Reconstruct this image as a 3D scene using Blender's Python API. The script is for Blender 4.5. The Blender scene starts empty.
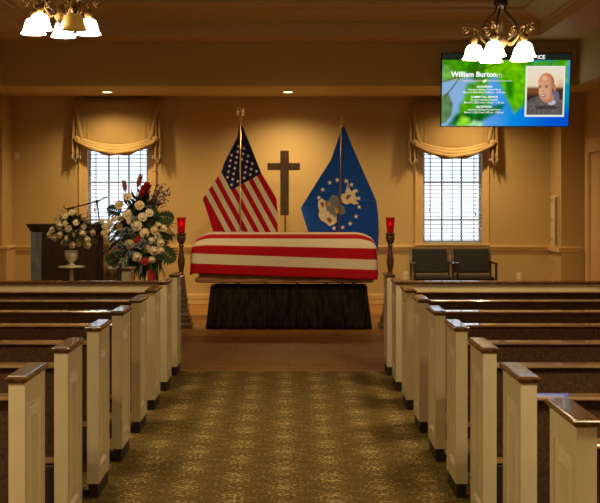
import bpy, bmesh, math, random
from mathutils import Vector, Matrix, noise

random.seed(7)
S = bpy.context.scene
COL = S.collection
PI = math.pi
# ------------------------------------------------------------------ camera model
F, CX, CY, H = 1210.0, 289.0, 200.0, 1.53
def at(px, py, y):
    return Vector(((px - CX) * y / F, y, H - (py - CY) * y / F))

# ------------------------------------------------------------------ materials
def mat(name, col, rough=0.5, metal=0.0, spec=0.5, noise_amt=0.0, noise_scale=30.0, bump=0.0, stretch=(1, 1, 1),
        sheen=0.0, emit=None, emit_s=0.0, coat=0.0, col2=None):
    m = bpy.data.materials.new(name); m.use_nodes = True
    nt = m.node_tree; N = nt.nodes; L = nt.links
    b = N['Principled BSDF']
    b.inputs['Base Color'].default_value = (*col, 1)
    b.inputs['Roughness'].default_value = rough
    b.inputs['Metallic'].default_value = metal
    b.inputs['Specular IOR Level'].default_value = spec
    b.inputs['Coat Weight'].default_value = coat
    if sheen: b.inputs['Sheen Weight'].default_value = sheen
    if emit:
        b.inputs['Emission Color'].default_value = (*emit, 1)
        b.inputs['Emission Strength'].default_value = emit_s
    if noise_amt or bump:
        tc = N.new('ShaderNodeTexCoord'); mp = N.new('ShaderNodeMapping')
        mp.inputs['Scale'].default_value = stretch
        L.new(tc.outputs['Object'], mp.inputs['Vector'])
        nz = N.new('ShaderNodeTexNoise'); nz.inputs['Scale'].default_value = noise_scale
        nz.inputs['Detail'].default_value = 5
        L.new(mp.outputs['Vector'], nz.inputs['Vector'])
        if noise_amt:
            rp = N.new('ShaderNodeValToRGB')
            c1 = col2 if col2 else [c * (1 - noise_amt) for c in col]
            c2 = col if col2 else [min(1, c * (1 + noise_amt)) for c in col]
            rp.color_ramp.elements[0].color = (*c1, 1); rp.color_ramp.elements[1].color = (*c2, 1)
            rp.color_ramp.elements[0].position = 0.35; rp.color_ramp.elements[1].position = 0.65
            L.new(nz.outputs['Fac'], rp.inputs['Fac']); L.new(rp.outputs['Color'], b.inputs['Base Color'])
        if bump:
            bp = N.new('ShaderNodeBump'); bp.inputs['Strength'].default_value = bump; bp.inputs['Distance'].default_value = 0.01
            L.new(nz.outputs['Fac'], bp.inputs['Height']); L.new(bp.outputs['Normal'], b.inputs['Normal'])
    return m

M = {}
M['wall'] = mat('wall_paint', (0.54, 0.375, 0.155), 0.62, noise_amt=0.04, noise_scale=60, bump=0.08)
M['ceil'] = mat('ceiling_paint', (0.60, 0.47, 0.20), 0.7, noise_amt=0.04, noise_scale=40, bump=0.05)
M['crown'] = mat('crown_paint', (0.66, 0.49, 0.25), 0.5, noise_amt=0.03, noise_scale=20)
M['trim'] = mat('trim_paint', (0.68, 0.48, 0.22), 0.38, noise_amt=0.03, noise_scale=12)
M['casing'] = mat('casing_paint', (0.66, 0.44, 0.19), 0.4, noise_amt=0.04, noise_scale=12)
M['sash'] = mat('sash_white', (0.78, 0.74, 0.66), 0.35, noise_amt=0.02)
M['muntin'] = mat('muntin_backlit_dark', (0.16, 0.15, 0.14), 0.5, noise_amt=0.05)  # backlit silhouette darkness put into the muntin colour
M['blind'] = mat('blind_backlit_grey', (0.44, 0.46, 0.50), 0.4, noise_amt=0.02)  # shade of the dim room side put into the slat colour
M['cream'] = mat('pew_cream_paint', (0.72, 0.62, 0.40), 0.28, noise_amt=0.05, noise_scale=6, stretch=(1, 1, .3), bump=0.03)
M['walnut'] = mat('walnut_varnish', (0.115, 0.052, 0.020), 0.24, noise_amt=0.4, noise_scale=9, stretch=(6, 1, 6), coat=0.5)
M['rail'] = mat('rail_varnish', (0.46, 0.29, 0.15), 0.2, noise_amt=0.25, noise_scale=9, stretch=(1, 6, 6), coat=1.0)
M['plinth'] = mat('plinth_dark', (0.022, 0.014, 0.008), 0.5, noise_amt=0.2)
M['pewfab'] = mat('pew_fabric', (0.090, 0.043, 0.016), 0.9, noise_amt=0.35, noise_scale=75, bump=0.5, sheen=0.1)
M['darkwood'] = mat('dark_wood', (0.040, 0.022, 0.012), 0.34, noise_amt=0.4, noise_scale=8, stretch=(6, 6, 1), coat=0.3)
M['turned'] = mat('turned_wood', (0.065, 0.030, 0.012), 0.4, noise_amt=0.4, noise_scale=10, stretch=(5, 5, 1), coat=0.3)
M['bluereflect'] = mat('lectern_painted_reflection', (0.20, 0.25, 0.36), 0.35, noise_amt=0.25, noise_scale=6, stretch=(2, 2, 1))  # bluish screen reflection on dark wood, put into the panel's base colour
M['black'] = mat('black_plastic', (0.012, 0.012, 0.012), 0.35, noise_amt=0.1)
M['iron'] = mat('dark_bronze', (0.030, 0.018, 0.010), 0.38, metal=0.7, noise_amt=0.3, noise_scale=25)
M['gold'] = mat('antique_gold', (0.20, 0.115, 0.035), 0.45, metal=0.7, noise_amt=0.35, noise_scale=25)
M['brass'] = mat('pole_brass', (0.62, 0.46, 0.22), 0.3, metal=0.85, noise_amt=0.1)
M['crosswood'] = mat('cross_wood', (0.085, 0.040, 0.014), 0.5, noise_amt=0.3, noise_scale=10, stretch=(6, 6, 1))
M['red'] = mat('flag_red', (0.40, 0.004, 0.014), 0.75, spec=0.12, noise_amt=0.12, noise_scale=300)
M['white'] = mat('flag_white', (0.66, 0.58, 0.46), 0.8, spec=0.12, noise_amt=0.05, noise_scale=300)
M['navy'] = mat('flag_navy', (0.012, 0.014, 0.075), 0.75, spec=0.12, noise_amt=0.12, noise_scale=300)
M['afblue'] = mat('flag_royal_blue', (0.008, 0.075, 0.46), 0.6, spec=0.12, noise_amt=0.08, noise_scale=300)
M['star'] = mat('star_white', (0.80, 0.76, 0.68), 0.7, noise_amt=0.03)
M['embcream'] = mat('emblem_cream', (0.80, 0.68, 0.48), 0.7, noise_amt=0.15, noise_scale=60)
M['embgrey'] = mat('emblem_grey', (0.17, 0.20, 0.25), 0.7, noise_amt=0.2, noise_scale=60)
M['embgold'] = mat('emblem_gold', (0.55, 0.33, 0.06), 0.7, noise_amt=0.15, noise_scale=60)
M['embbrown'] = mat('emblem_brown', (0.20, 0.12, 0.06), 0.7, noise_amt=0.2, noise_scale=60)
M['skirt'] = mat('skirt_black', (0.030, 0.022, 0.015), 0.9, spec=0.1, noise_amt=0.7, noise_scale=30, bump=0.4, stretch=(1, 1, .2), col2=(0.006, 0.005, 0.005))
M['casketwood'] = mat('casket_wood', (0.30, 0.15, 0.065), 0.28, noise_amt=0.3, noise_scale=7, stretch=(1, 6, 6), coat=0.5)
M['valance'] = mat('valance_gold_cloth', (0.38, 0.245, 0.085), 0.75, noise_amt=0.08, noise_scale=80, sheen=0.15)
M['valdark'] = mat('valance_trim_cloth', (0.30, 0.17, 0.06), 0.75, noise_amt=0.15, noise_scale=60)
M['fringe'] = mat('valance_fringe', (0.55, 0.45, 0.32), 0.8, noise_amt=0.5, noise_scale=150)
M['chairfab'] = mat('chair_fabric', (0.016, 0.014, 0.011), 0.85, noise_amt=0.9, noise_scale=110, col2=(0.005, 0.005, 0.005))
M['plate'] = mat('plate_ivory', (0.72, 0.58, 0.38), 0.4, noise_amt=0.02)
M['urn'] = mat('urn_white', (0.72, 0.66, 0.52), 0.35, noise_amt=0.12, noise_scale=40, bump=0.2)
M['petalw'] = mat('petal_white', (0.84, 0.74, 0.54), 0.6, noise_amt=0.08, noise_scale=40)
M['petalc'] = mat('petal_cream', (0.82, 0.66, 0.38), 0.6, noise_amt=0.12, noise_scale=40)
M['petalr'] = mat('petal_red', (0.40, 0.015, 0.018), 0.5, noise_amt=0.3, noise_scale=30)
M['petalp'] = mat('petal_pink', (0.56, 0.15, 0.14), 0.5, noise_amt=0.3, noise_scale=30)
M['petalb'] = mat('petal_blue', (0.26, 0.31, 0.46), 0.6, noise_amt=0.35, noise_scale=30)
M['petalv'] = mat('petal_violet', (0.16, 0.10, 0.20), 0.6, noise_amt=0.35, noise_scale=30)
M['leaf'] = mat('leaf_dark', (0.020, 0.050, 0.016), 0.45, noise_amt=0.4, noise_scale=20)
M['leaf2'] = mat('leaf_mid', (0.065, 0.115, 0.030), 0.5, noise_amt=0.4, noise_scale=20)
M['leaf3'] = mat('leaf_grey', (0.15, 0.19, 0.12), 0.55, noise_amt=0.3, noise_scale=20)
M['stem'] = mat('stem_brown', (0.09, 0.06, 0.025), 0.6, noise_amt=0.3)
M['bookred'] = mat('book_cloth', (0.035, 0.018, 0.014), 0.6, noise_amt=0.15)
M['paper'] = mat('book_paper', (0.62, 0.52, 0.36), 0.8, noise_amt=0.1, noise_scale=90)
M['metalstrip'] = mat('strip_metal', (0.42, 0.26, 0.10), 0.35, metal=0.5, noise_amt=0.1)
M['amber'] = mat('amber_glass_glow', (0.62, 0.36, 0.07), 0.3, noise_amt=0.15, noise_scale=20, emit=(0.8, .42, .06), emit_s=0.12)  # the unlit shade gets a faint emission of its own
M['chest'] = mat('chest_wood', (0.22, 0.10, 0.035), 0.35, noise_amt=0.35, noise_scale=8, stretch=(1, 6, 6), coat=.3)

def emis(name, col, s):
    m = bpy.data.materials.new(name); m.use_nodes = True
    nt = m.node_tree; nt.nodes.clear()
    o = nt.nodes.new('ShaderNodeOutputMaterial'); e = nt.nodes.new('ShaderNodeEmission')
    e.inputs['Color'].default_value = (*col, 1); e.inputs['Strength'].default_value = s
    nt.links.new(e.outputs[0], o.inputs[0]); return m
M['shade'] = emis('lit_glass_shade', (1.0, 0.80, 0.50), 20.0)
M['lens'] = emis('lit_lamp_lens', (1.0, 0.80, 0.48), 14.0)
M['flame'] = emis('flame', (1.0, 0.35, 0.12), 9.0)
M['text'] = emis('screen_white_text', (0.95, 0.97, 0.95), 1.0)
M['textdim'] = emis('screen_dim_text', (0.60, 0.75, 0.35), 0.8)
M['border'] = emis('screen_portrait_border', (0.86, 0.90, 0.84), 0.85)
M['bar'] = emis('screen_dark_bar', (0.012, 0.016, 0.012), 1.0)

def screen_mat():
    m = bpy.data.materials.new('screen_picture'); m.use_nodes = True
    nt = m.node_tree; nt.nodes.clear()
    o = nt.nodes.new('ShaderNodeOutputMaterial'); e = nt.nodes.new('ShaderNodeEmission')
    a = nt.nodes.new('ShaderNodeAttribute'); a.attribute_name = 'Col'
    nt.links.new(a.outputs['Color'], e.inputs['Color']); e.inputs['Strength'].default_value = 1.0
    nt.links.new(e.outputs[0], o.inputs[0]); return m
M['screen'] = screen_mat()

def glass_mat(name, col, mixf, rough=0.05):
    m = bpy.data.materials.new(name); m.use_nodes = True
    nt = m.node_tree; nt.nodes.clear()
    o = nt.nodes.new('ShaderNodeOutputMaterial'); t = nt.nodes.new('ShaderNodeBsdfTransparent')
    g = nt.nodes.new('ShaderNodeBsdfGlossy'); mx = nt.nodes.new('ShaderNodeMixShader')
    t.inputs['Color'].default_value = (*col, 1); g.inputs['Roughness'].default_value = rough
    mx.inputs[0].default_value = mixf
    nt.links.new(t.outputs[0], mx.inputs[1]); nt.links.new(g.outputs[0], mx.inputs[2]); nt.links.new(mx.outputs[0], o.inputs[0])
    return m
M['pane'] = glass_mat('window_glass', (0.93, 0.96, 1.0), 0.06)
def redglass():
    m = bpy.data.materials.new('red_glass'); m.use_nodes = True
    nt = m.node_tree; b = nt.nodes['Principled BSDF']
    o = nt.nodes['Material Output']
    b.inputs['Base Color'].default_value = (0.45, 0.008, 0.012, 1); b.inputs['Roughness'].default_value = 0.12
    b.inputs['Emission Color'].default_value = (0.8, 0.01, 0.015, 1); b.inputs['Emission Strength'].default_value = 0.05
    t = nt.nodes.new('ShaderNodeBsdfTransparent'); t.inputs['Color'].default_value = (0.85, 0.03, 0.03, 1)
    mx = nt.nodes.new('ShaderNodeMixShader'); mx.inputs[0].default_value = 0.5
    nt.links.new(t.outputs[0], mx.inputs[1]); nt.links.new(b.outputs[0], mx.inputs[2]); nt.links.new(mx.outputs[0], o.inputs[0])
    return m
M['redglass'] = redglass()

def carpet_mat():
    m = bpy.data.materials.new('carpet_pattern'); m.use_nodes = True
    nt = m.node_tree; N = nt.nodes; L = nt.links; b = N['Principled BSDF']
    b.inputs['Roughness'].default_value = 0.95; b.inputs['Specular IOR Level'].default_value = 0.1
    tc = N.new('ShaderNodeTexCoord'); sx = N.new('ShaderNodeSeparateXYZ'); L.new(tc.outputs['Object'], sx.inputs[0])
    def math_(op, a, b_=None, c=None):
        n = N.new('ShaderNodeMath'); n.operation = op
        for i, v in enumerate((a, b_, c)):
            if v is None: continue
            if isinstance(v, (int, float)): n.inputs[i].default_value = v
            else: L.new(v, n.inputs[i])
        return n.outputs[0]
    X, Y = sx.outputs['X'], sx.outputs['Y']
    # damask: vertical columns of medallions, half-dropped, plus fine bright spine lines
    P, Q = 0.52, 0.46
    cx = math_('COSINE', math_('MULTIPLY', math_('SUBTRACT', X, -0.03), 2 * PI / P))
    cx2 = math_('COSINE', math_('MULTIPLY', math_('SUBTRACT', X, -0.03), 4 * PI / P))
    cy = math_('COSINE', math_('MULTIPLY', Y, 2 * PI / Q))
    cy2 = math_('COSINE', math_('MULTIPLY', Y, 6 * PI / Q))
    a = math_('MULTIPLY', cx, cy)
    den = math_('ADD', math_('MULTIPLY', a, 0.045), math_('MULTIPLY', cx2, 0.055))
    den = math_('ADD', den, math_('MULTIPLY', math_('MULTIPLY', cx2, cy2), 0.05))
    mp = N.new('ShaderNodeMapping'); mp.inputs['Scale'].default_value = (1, 0.8, 1); L.new(tc.outputs['Object'], mp.inputs[0])
    n1 = N.new('ShaderNodeTexNoise'); n1.inputs['Scale'].default_value = 52; n1.inputs['Detail'].default_value = 3; L.new(mp.outputs[0], n1.inputs['Vector'])
    n2 = N.new('ShaderNodeTexNoise'); n2.inputs['Scale'].default_value = 120; L.new(mp.outputs[0], n2.inputs['Vector'])
    f = math_('ADD', n1.outputs['Fac'], den)
    f = math_('ADD', f, math_('MULTIPLY', math_('SUBTRACT', n2.outputs['Fac'], 0.5), 0.4))
    rp = N.new('ShaderNodeValToRGB'); L.new(f, rp.inputs['Fac'])
    e = rp.color_ramp.elements
    e[0].position = 0.40; e[0].color = (0.150, 0.104, 0.030, 1)
    e[1].position = 0.72; e[1].color = (0.62, 0.48, 0.22, 1)
    k = e.new(0.56); k.color = (0.205, 0.145, 0.048, 1)
    L.new(rp.outputs['Color'], b.inputs['Base Color'])
    bp = N.new('ShaderNodeBump'); bp.inputs['Strength'].default_value = 0.5; bp.inputs['Distance'].default_value = 0.006
    L.new(n2.outputs['Fac'], bp.inputs['Height']); L.new(bp.outputs['Normal'], b.inputs['Normal'])
    return m
M['carpet'] = carpet_mat()

def plank_mat():
    m = bpy.data.materials.new('wood_floor_planks'); m.use_nodes = True
    nt = m.node_tree; N = nt.nodes; L = nt.links; b = N['Principled BSDF']
    b.inputs['Roughness'].default_value = 0.45; b.inputs['Specular IOR Level'].default_value = 0.12
    tc = N.new('ShaderNodeTexCoord')
    br = N.new('ShaderNodeTexBrick'); br.inputs['Scale'].default_value = 1.0
    br.inputs['Brick Width'].default_value = 1.1; br.inputs['Row Height'].default_value = 0.10
    br.inputs['Mortar Size'].default_value = 0.003
    br.inputs['Color1'].default_value = (0.42, 0.20, 0.05, 1); br.inputs['Color2'].default_value = (0.31, 0.145, 0.036, 1)
    br.inputs['Mortar'].default_value = (0.03, 0.014, 0.006, 1)
    L.new(tc.outputs['Object'], br.inputs['Vector'])
    mp = N.new('ShaderNodeMapping'); mp.inputs['Scale'].default_value = (2, 30, 1); L.new(tc.outputs['Object'], mp.inputs[0])
    nz = N.new('ShaderNodeTexNoise'); nz.inputs['Scale'].default_value = 3; nz.inputs['Detail'].default_value = 6; L.new(mp.outputs[0], nz.inputs['Vector'])
    mx = N.new('ShaderNodeMix'); mx.data_type = 'RGBA'; mx.blend_type = 'MULTIPLY'; mx.inputs[0].default_value = 0.8
    rp = N.new('ShaderNodeValToRGB'); rp.color_ramp.elements[0].color = (.45, .42, .4, 1); rp.color_ramp.elements[1].color = (1.3, 1.25, 1.2, 1)
    L.new(nz.outputs['Fac'], rp.inputs['Fac']); L.new(br.outputs['Color'], mx.inputs[6]); L.new(rp.outputs['Color'], mx.inputs[7])
    L.new(mx.outputs[2], b.inputs['Base Color'])
    return m
M['planks'] = plank_mat()

# ------------------------------------------------------------------ geometry helpers
def box(bm, x0, x1, y0, y1, z0, z1, mi=0):
    v = [bm.verts.new((x, y, z)) for z in (z0, z1) for y in (y0, y1) for x in (x0, x1)]
    for q in ((0, 2, 3, 1), (4, 5, 7, 6), (0, 1, 5, 4), (2, 6, 7, 3), (0, 4, 6, 2), (1, 3, 7, 5)):
        f = bm.faces.new([v[i] for i in q]); f.material_index = mi
    return v

def frustum(bm, x0, x1, y0, y1, z0, dx, dy, z1, mi=0):
    """box whose top is inset by dx, dy"""
    a = [(x0, y0, z0), (x1, y0, z0), (x1, y1, z0), (x0, y1, z0)]
    b = [(x0 + dx, y0 + dy, z1), (x1 - dx, y0 + dy, z1), (x1 - dx, y1 - dy, z1), (x0 + dx, y1 - dy, z1)]
    loft(bm, [a, b], True, mi)

def loft(bm, rings, cap=True, mi=0, closed=True):
    vs = [[bm.verts.new(p) for p in r] for r in rings]
    n = len(vs[0])
    for a, b in zip(vs, vs[1:]):
        for i in range(n if closed else n - 1):
            j = (i + 1) % n
            try:
                f = bm.faces.new((a[i], a[j], b[j], b[i])); f.material_index = mi
            except ValueError: pass
    if cap and closed:
        for r, rev in ((vs[0], True), (vs[-1], False)):
            f = bm.faces.new(list(reversed(r)) if rev else r); f.material_index = mi
    return vs

def lathe(bm, prof, c=(0, 0, 0), n=16, mi=0, cap=True, sq=False):
    rings = []
    for r, z in prof:
        r = max(r, 0.0004)
        if sq:
            rings.append([(c[0] + sx * r, c[1] + sy * r, c[2] + z) for sx, sy in ((-1, -1), (1, -1), (1, 1), (-1, 1))])
        else:
            rings.append([(c[0] + r * math.cos(2 * PI * i / n), c[1] + r * math.sin(2 * PI * i / n), c[2] + z) for i in range(n)])
    loft(bm, rings, cap, mi)

def tube(bm, pts, r, n=8, mi=0):
    pts = [Vector(p) for p in pts]
    rr = r if isinstance(r, (list, tuple)) else [r] * len(pts)
    rings = []; up = Vector((0.13, 0.21, 0.97)).normalized()
    for i, p in enumerate(pts):
        d = (pts[min(i + 1, len(pts) - 1)] - pts[max(i - 1, 0)])
        if d.length < 1e-9: d = Vector((0, 0, 1))
        d.normalize()
        a = d.cross(up)
        if a.length < 0.05: a = d.cross(Vector((1, 0, 0)))
        a.normalize(); b = d.cross(a)
        rings.append([p + (a * math.cos(2 * PI * k / n) + b * math.sin(2 * PI * k / n)) * rr[i] for k in range(n)])
    loft(bm, rings, True, mi)

def curve_pts(ctrl, n=24):
    """Catmull-Rom through ctrl"""
    c = [Vector(p) for p in ctrl]; c = [c[0] * 2 - c[1]] + c + [c[-1] * 2 - c[-2]]
    out = []
    segs = len(c) - 3
    for k in range(n + 1):
        t = k / n * segs; i = min(int(t), segs - 1); t -= i
        p0, p1, p2, p3 = c[i:i + 4]
        out.append(0.5 * ((2 * p1) + (p2 - p0) * t + (2 * p0 - 5 * p1 + 4 * p2 - p3) * t * t + (3 * p1 - p0 - 3 * p2 + p3) * t ** 3))
    return out

def grid(bm, nu, nv, fn, mi=0, mfn=None):
    vs = [[bm.verts.new(fn(i / nu, j / nv)) for j in range(nv + 1)] for i in range(nu + 1)]
    for i in range(nu):
        for j in range(nv):
            f = bm.faces.new((vs[i][j], vs[i + 1][j], vs[i + 1][j + 1], vs[i][j + 1]))
            f.material_index = mfn(i, j) if mfn else mi
    return vs

def blob(bm, c, r, seg=10, rings=6, mi=0, amp=0.0, freq=3.0, sz=(1, 1, 1)):
    c = Vector(c); rs = []
    for j in range(rings + 1):
        th = PI * j / rings
        row = []
        for i in range(seg):
            ph = 2 * PI * i / seg
            d = Vector((math.sin(th) * math.cos(ph), math.sin(th) * math.sin(ph), math.cos(th)))
            rad = r * (1 + amp * noise.noise(d * freq + c * 7))
            row.append(c + Vector((d.x * sz[0], d.y * sz[1], d.z * sz[2])) * max(rad, 1e-4))
        rs.append(row)
    rs[0] = [p + Vector((0.0002 * math.cos(i), 0.0002 * math.sin(i), 0)) for i, p in enumerate(rs[0])]
    rs[-1] = [p + Vector((0.0002 * math.cos(i), 0.0002 * math.sin(i), 0)) for i, p in enumerate(rs[-1])]
    loft(bm, rs, True, mi)

def obj(name, bm, mats, parent=None, smooth=False, bevel=0.0, solid=0.0, subsurf=0, wn=False):
    me = bpy.data.meshes.new(name)
    bmesh.ops.recalc_face_normals(bm, faces=bm.faces[:])
    bm.to_mesh(me); bm.free()
    if not isinstance(mats, (list, tuple)): mats = [mats]
    for m in mats: me.materials.append(M[m] if isinstance(m, str) else m)
    if smooth:
        for p in me.polygons: p.use_smooth = True
    o = bpy.data.objects.new(name, me); COL.objects.link(o)
    if parent: o.parent = parent
    if solid:
        s = o.modifiers.new('thickness', 'SOLIDIFY'); s.thickness = solid; s.offset = 0
    if bevel:
        b = o.modifiers.new('bevel', 'BEVEL'); b.width = bevel; b.segments = 2; b.limit_method = 'ANGLE'; b.angle_limit = 0.6
    if subsurf:
        s = o.modifiers.new('sub', 'SUBSURF'); s.levels = subsurf; s.render_levels = subsurf
    return o

def tag(o, label, cat, group=None, kind=None):
    o['label'] = label; o['category'] = cat
    if group: o['group'] = group
    if kind: o['kind'] = kind
    return o

def thing(name, label, cat, loc=(0, 0, 0), rz=0, group=None):
    o = bpy.data.objects.new(name, None); COL.objects.link(o); o.empty_display_size = 0.1
    o.location = loc; o.rotation_euler = (0, 0, rz)
    return tag(o, label, cat, group)

def struct(name, bm, mats, parent=None, **kw):
    o = obj(name, bm, mats, parent, **kw)
    if not parent: o['kind'] = 'structure'
    return o

def dup(root, loc, label, rz=None, group=None):
    r = root.copy(); COL.objects.link(r); r.location = loc
    if rz is not None: r.rotation_euler = (0, 0, rz)
    r['label'] = label
    if group: r['group'] = group
    for ch in list(root.children):
        c = ch.copy(); COL.objects.link(c); c.parent = r
        for g in list(ch.children):
            d = g.copy(); COL.objects.link(d); d.parent = c
    return r

NB = bmesh.new
# ================================================================== THE ROOM
XW = 4.13          # side walls
YB = 17.6          # back wall
YF = -4.5          # wall behind the camera
ZS = 3.03          # soffit underside
YBM = 15.9         # beam face
XB = 3.77          # soffit side faces
CARP = 10.82
bm = NB(); box(bm, -XW - .2, XW + .2, YF, CARP, -0.1, 0.0); struct('floor', bm, 'carpet')
bm = NB(); box(bm, -XW - .2, XW + .2, CARP, YB + .2, -0.1, 0.0); struct('floor.001', bm, 'planks')
bm = NB(); box(bm, -XW, XW, CARP - .02, CARP + .02, 0.0, 0.006); struct('trim_9', bm, 'metalstrip')

WIN = [(-2.93, -2.05), (1.95, 2.81)]
WZ0, WZ1 = 0.895, 2.80
bm = NB()
xs = [-XW - .2, WIN[0][0], WIN[0][1], WIN[1][0], WIN[1][1], XW + .2]
for a, b in ((xs[0], xs[1]), (xs[2], xs[3]), (xs[4], xs[5])): box(bm, a, b, YB, YB + .2, 0, 4.2)
for a, b in WIN:
    box(bm, a, b, YB, YB + .2, 0, WZ0); box(bm, a, b, YB, YB + .2, WZ1, 4.2)
struct('wall_back', bm, 'wall')
bm = NB(); box(bm, -XW - .2, -XW, YF, YB, 0, 4.2); struct('wall_left', bm, 'wall')
bm = NB(); box(bm, XW, XW + .2, YF, YB, 0, 4.2); struct('wall_right', bm, 'wall')
bm = NB(); box(bm, -XW - .2, XW + .2, YF - .2, YF, 0, 4.2); struct('wall_front', bm, 'wall')
# niche return walls
bm = NB(); box(bm, 3.80, XW, 16.9, YB, 0, ZS); struct('wall_right_return', bm, 'wall')
bm = NB(); box(bm, -XW, -4.035, 17.03, YB, .88, ZS); struct('wall_left_return', bm, 'wall')
bm = NB(); box(bm, -XW, -3.975, 17.03, YB, 0, .84); struct('wall_left_low', bm, 'wall')
bm = NB(); box(bm, -XW, -3.955, 17.0, YB, .84, .88); struct('trim_1', bm, 'trim', bevel=.008)
# soffits round the tray ceiling
bm = NB(); box(bm, -XW, XW, YBM, YB, ZS, 4.2); struct('ceiling_beam', bm, 'ceil')
bm = NB(); box(bm, -XW, -XB, YF + .3, YBM, ZS, 4.2); struct('ceiling_soffit_left', bm, 'ceil')
bm = NB(); box(bm, XB, XW, YF + .3, YBM, ZS, 4.2); struct('ceiling_soffit_right', bm, 'ceil')
bm = NB(); box(bm, -XW, XW, YF, YF + .3, ZS, 4.2); struct('ceiling_soffit_front', bm, 'ceil')
bm = NB(); box(bm, -XW, XW, YF, YB, 4.2, 4.3); struct('ceiling', bm, 'ceil')
bm = NB()
prof = [(0, 3.606), (.6, 3.606), (.6, 3.735), (.612, 3.74), (.612, 3.765), (.6, 3.77), (.62, 3.80), (.68, 3.84), (.76, 3.875), (.85, 3.90), (.85, 3.93), (1.15, 3.93), (1.15, 3.96), (1.3, 4.06), (1.4, 4.12), (1.4, 4.2)]
rings = [[(-XB + d, YF + .3 + d, z), (XB - d, YF + .3 + d, z), (XB - d, YBM - d, z), (-XB + d, YBM - d, z)] for d, z in prof]
loft(bm, rings, False); struct('trim_2', bm, 'crown')

# chair rail and baseboards
def rail_bm(bm, x0, x1, y, z0, d):
    pr = [(0, 0), (-.5 * d, .1), (-.6 * d, .45), (-.9 * d, .6), (-d, .8), (-d, .95), (-.8 * d, 1.0), (0, 1.0)]
    hgt = .075
    loft(bm, [[(x, y + py, z0 + pz * hgt) for py, pz in pr] for x in (x0, x1)], True)
n = 3
CAS = [(-3.054, -1.934), (1.833, 2.909)]
for x0, x1 in ((-3.975, CAS[0][0]), (CAS[0][1], CAS[1][0]), (CAS[1][1], 3.80)):
    bm = NB(); rail_bm(bm, x0, x1, YB, .79, .04); struct('trim_%d' % n, bm, 'trim'); n += 1
bm = NB(); rail_bm(bm, 3.765, XW - .04, 16.9, .80, .04); box(bm, 3.762, 3.80, 16.862, YB - .04, .80, .872); struct('trim_6', bm, 'trim')
bm = NB(); rail_bm(bm, -3.955, 3.80, YB, 0, .02)
bmesh.ops.scale(bm, vec=(1, 1, .165 / .075), verts=bm.verts[:]); struct('baseboard_back', bm, 'trim')
bm = NB(); box(bm, 3.782, 3.80, 16.882, YB - .02, 0, .16); box(bm, 3.80, XW, 16.882, 16.9, 0, .16); struct('baseboard_right', bm, 'trim')
bm = NB(); box(bm, -XW, -XW + .015, YF, 17.03, 0, .15); struct('baseboard_left', bm, 'trim')

# door on the right side wall near the niche
bm = NB()
for a, b, z0, z1 in ((16.5, 16.68, 0, 2.36), (15.40, 15.58, 0, 2.36), (15.58, 16.5, 2.18, 2.36)):
    box(bm, XW - .035, XW, a, b, z0, z1)
    box(bm, XW - .05, XW, a + .03, b - .03 if z0 == 0 else b - .0, z0, z1 - .03)
d = struct('door_1', bm, 'trim')
bm = NB(); box(bm, XW - .012, XW + .0, 15.58, 16.5, 0.005, 2.18)
for z0, z1 in ((.25, 1.0), (1.15, 2.0)):
    for y0, y1 in ((15.7, 16.0), (16.08, 16.38)):
        frustum(bm, XW - .016, XW - .012, y0, y1, z0, 0, .02, z1)
struct('door_leaf', bm, 'casing', d)
bm = NB(); lathe(bm, [(.012, 0), (.012, .03), (.028, .04), (.03, .055), (.02, .07)], n=12)
bmesh.ops.rotate(bm, matrix=Matrix.Rotation(-PI / 2, 3, 'Y'), verts=bm.verts[:]); bmesh.ops.translate(bm, vec=(XW - .012, 15.65, 1.0), verts=bm.verts[:])
struct('door_knob', bm, 'brass', d, smooth=True)

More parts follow.
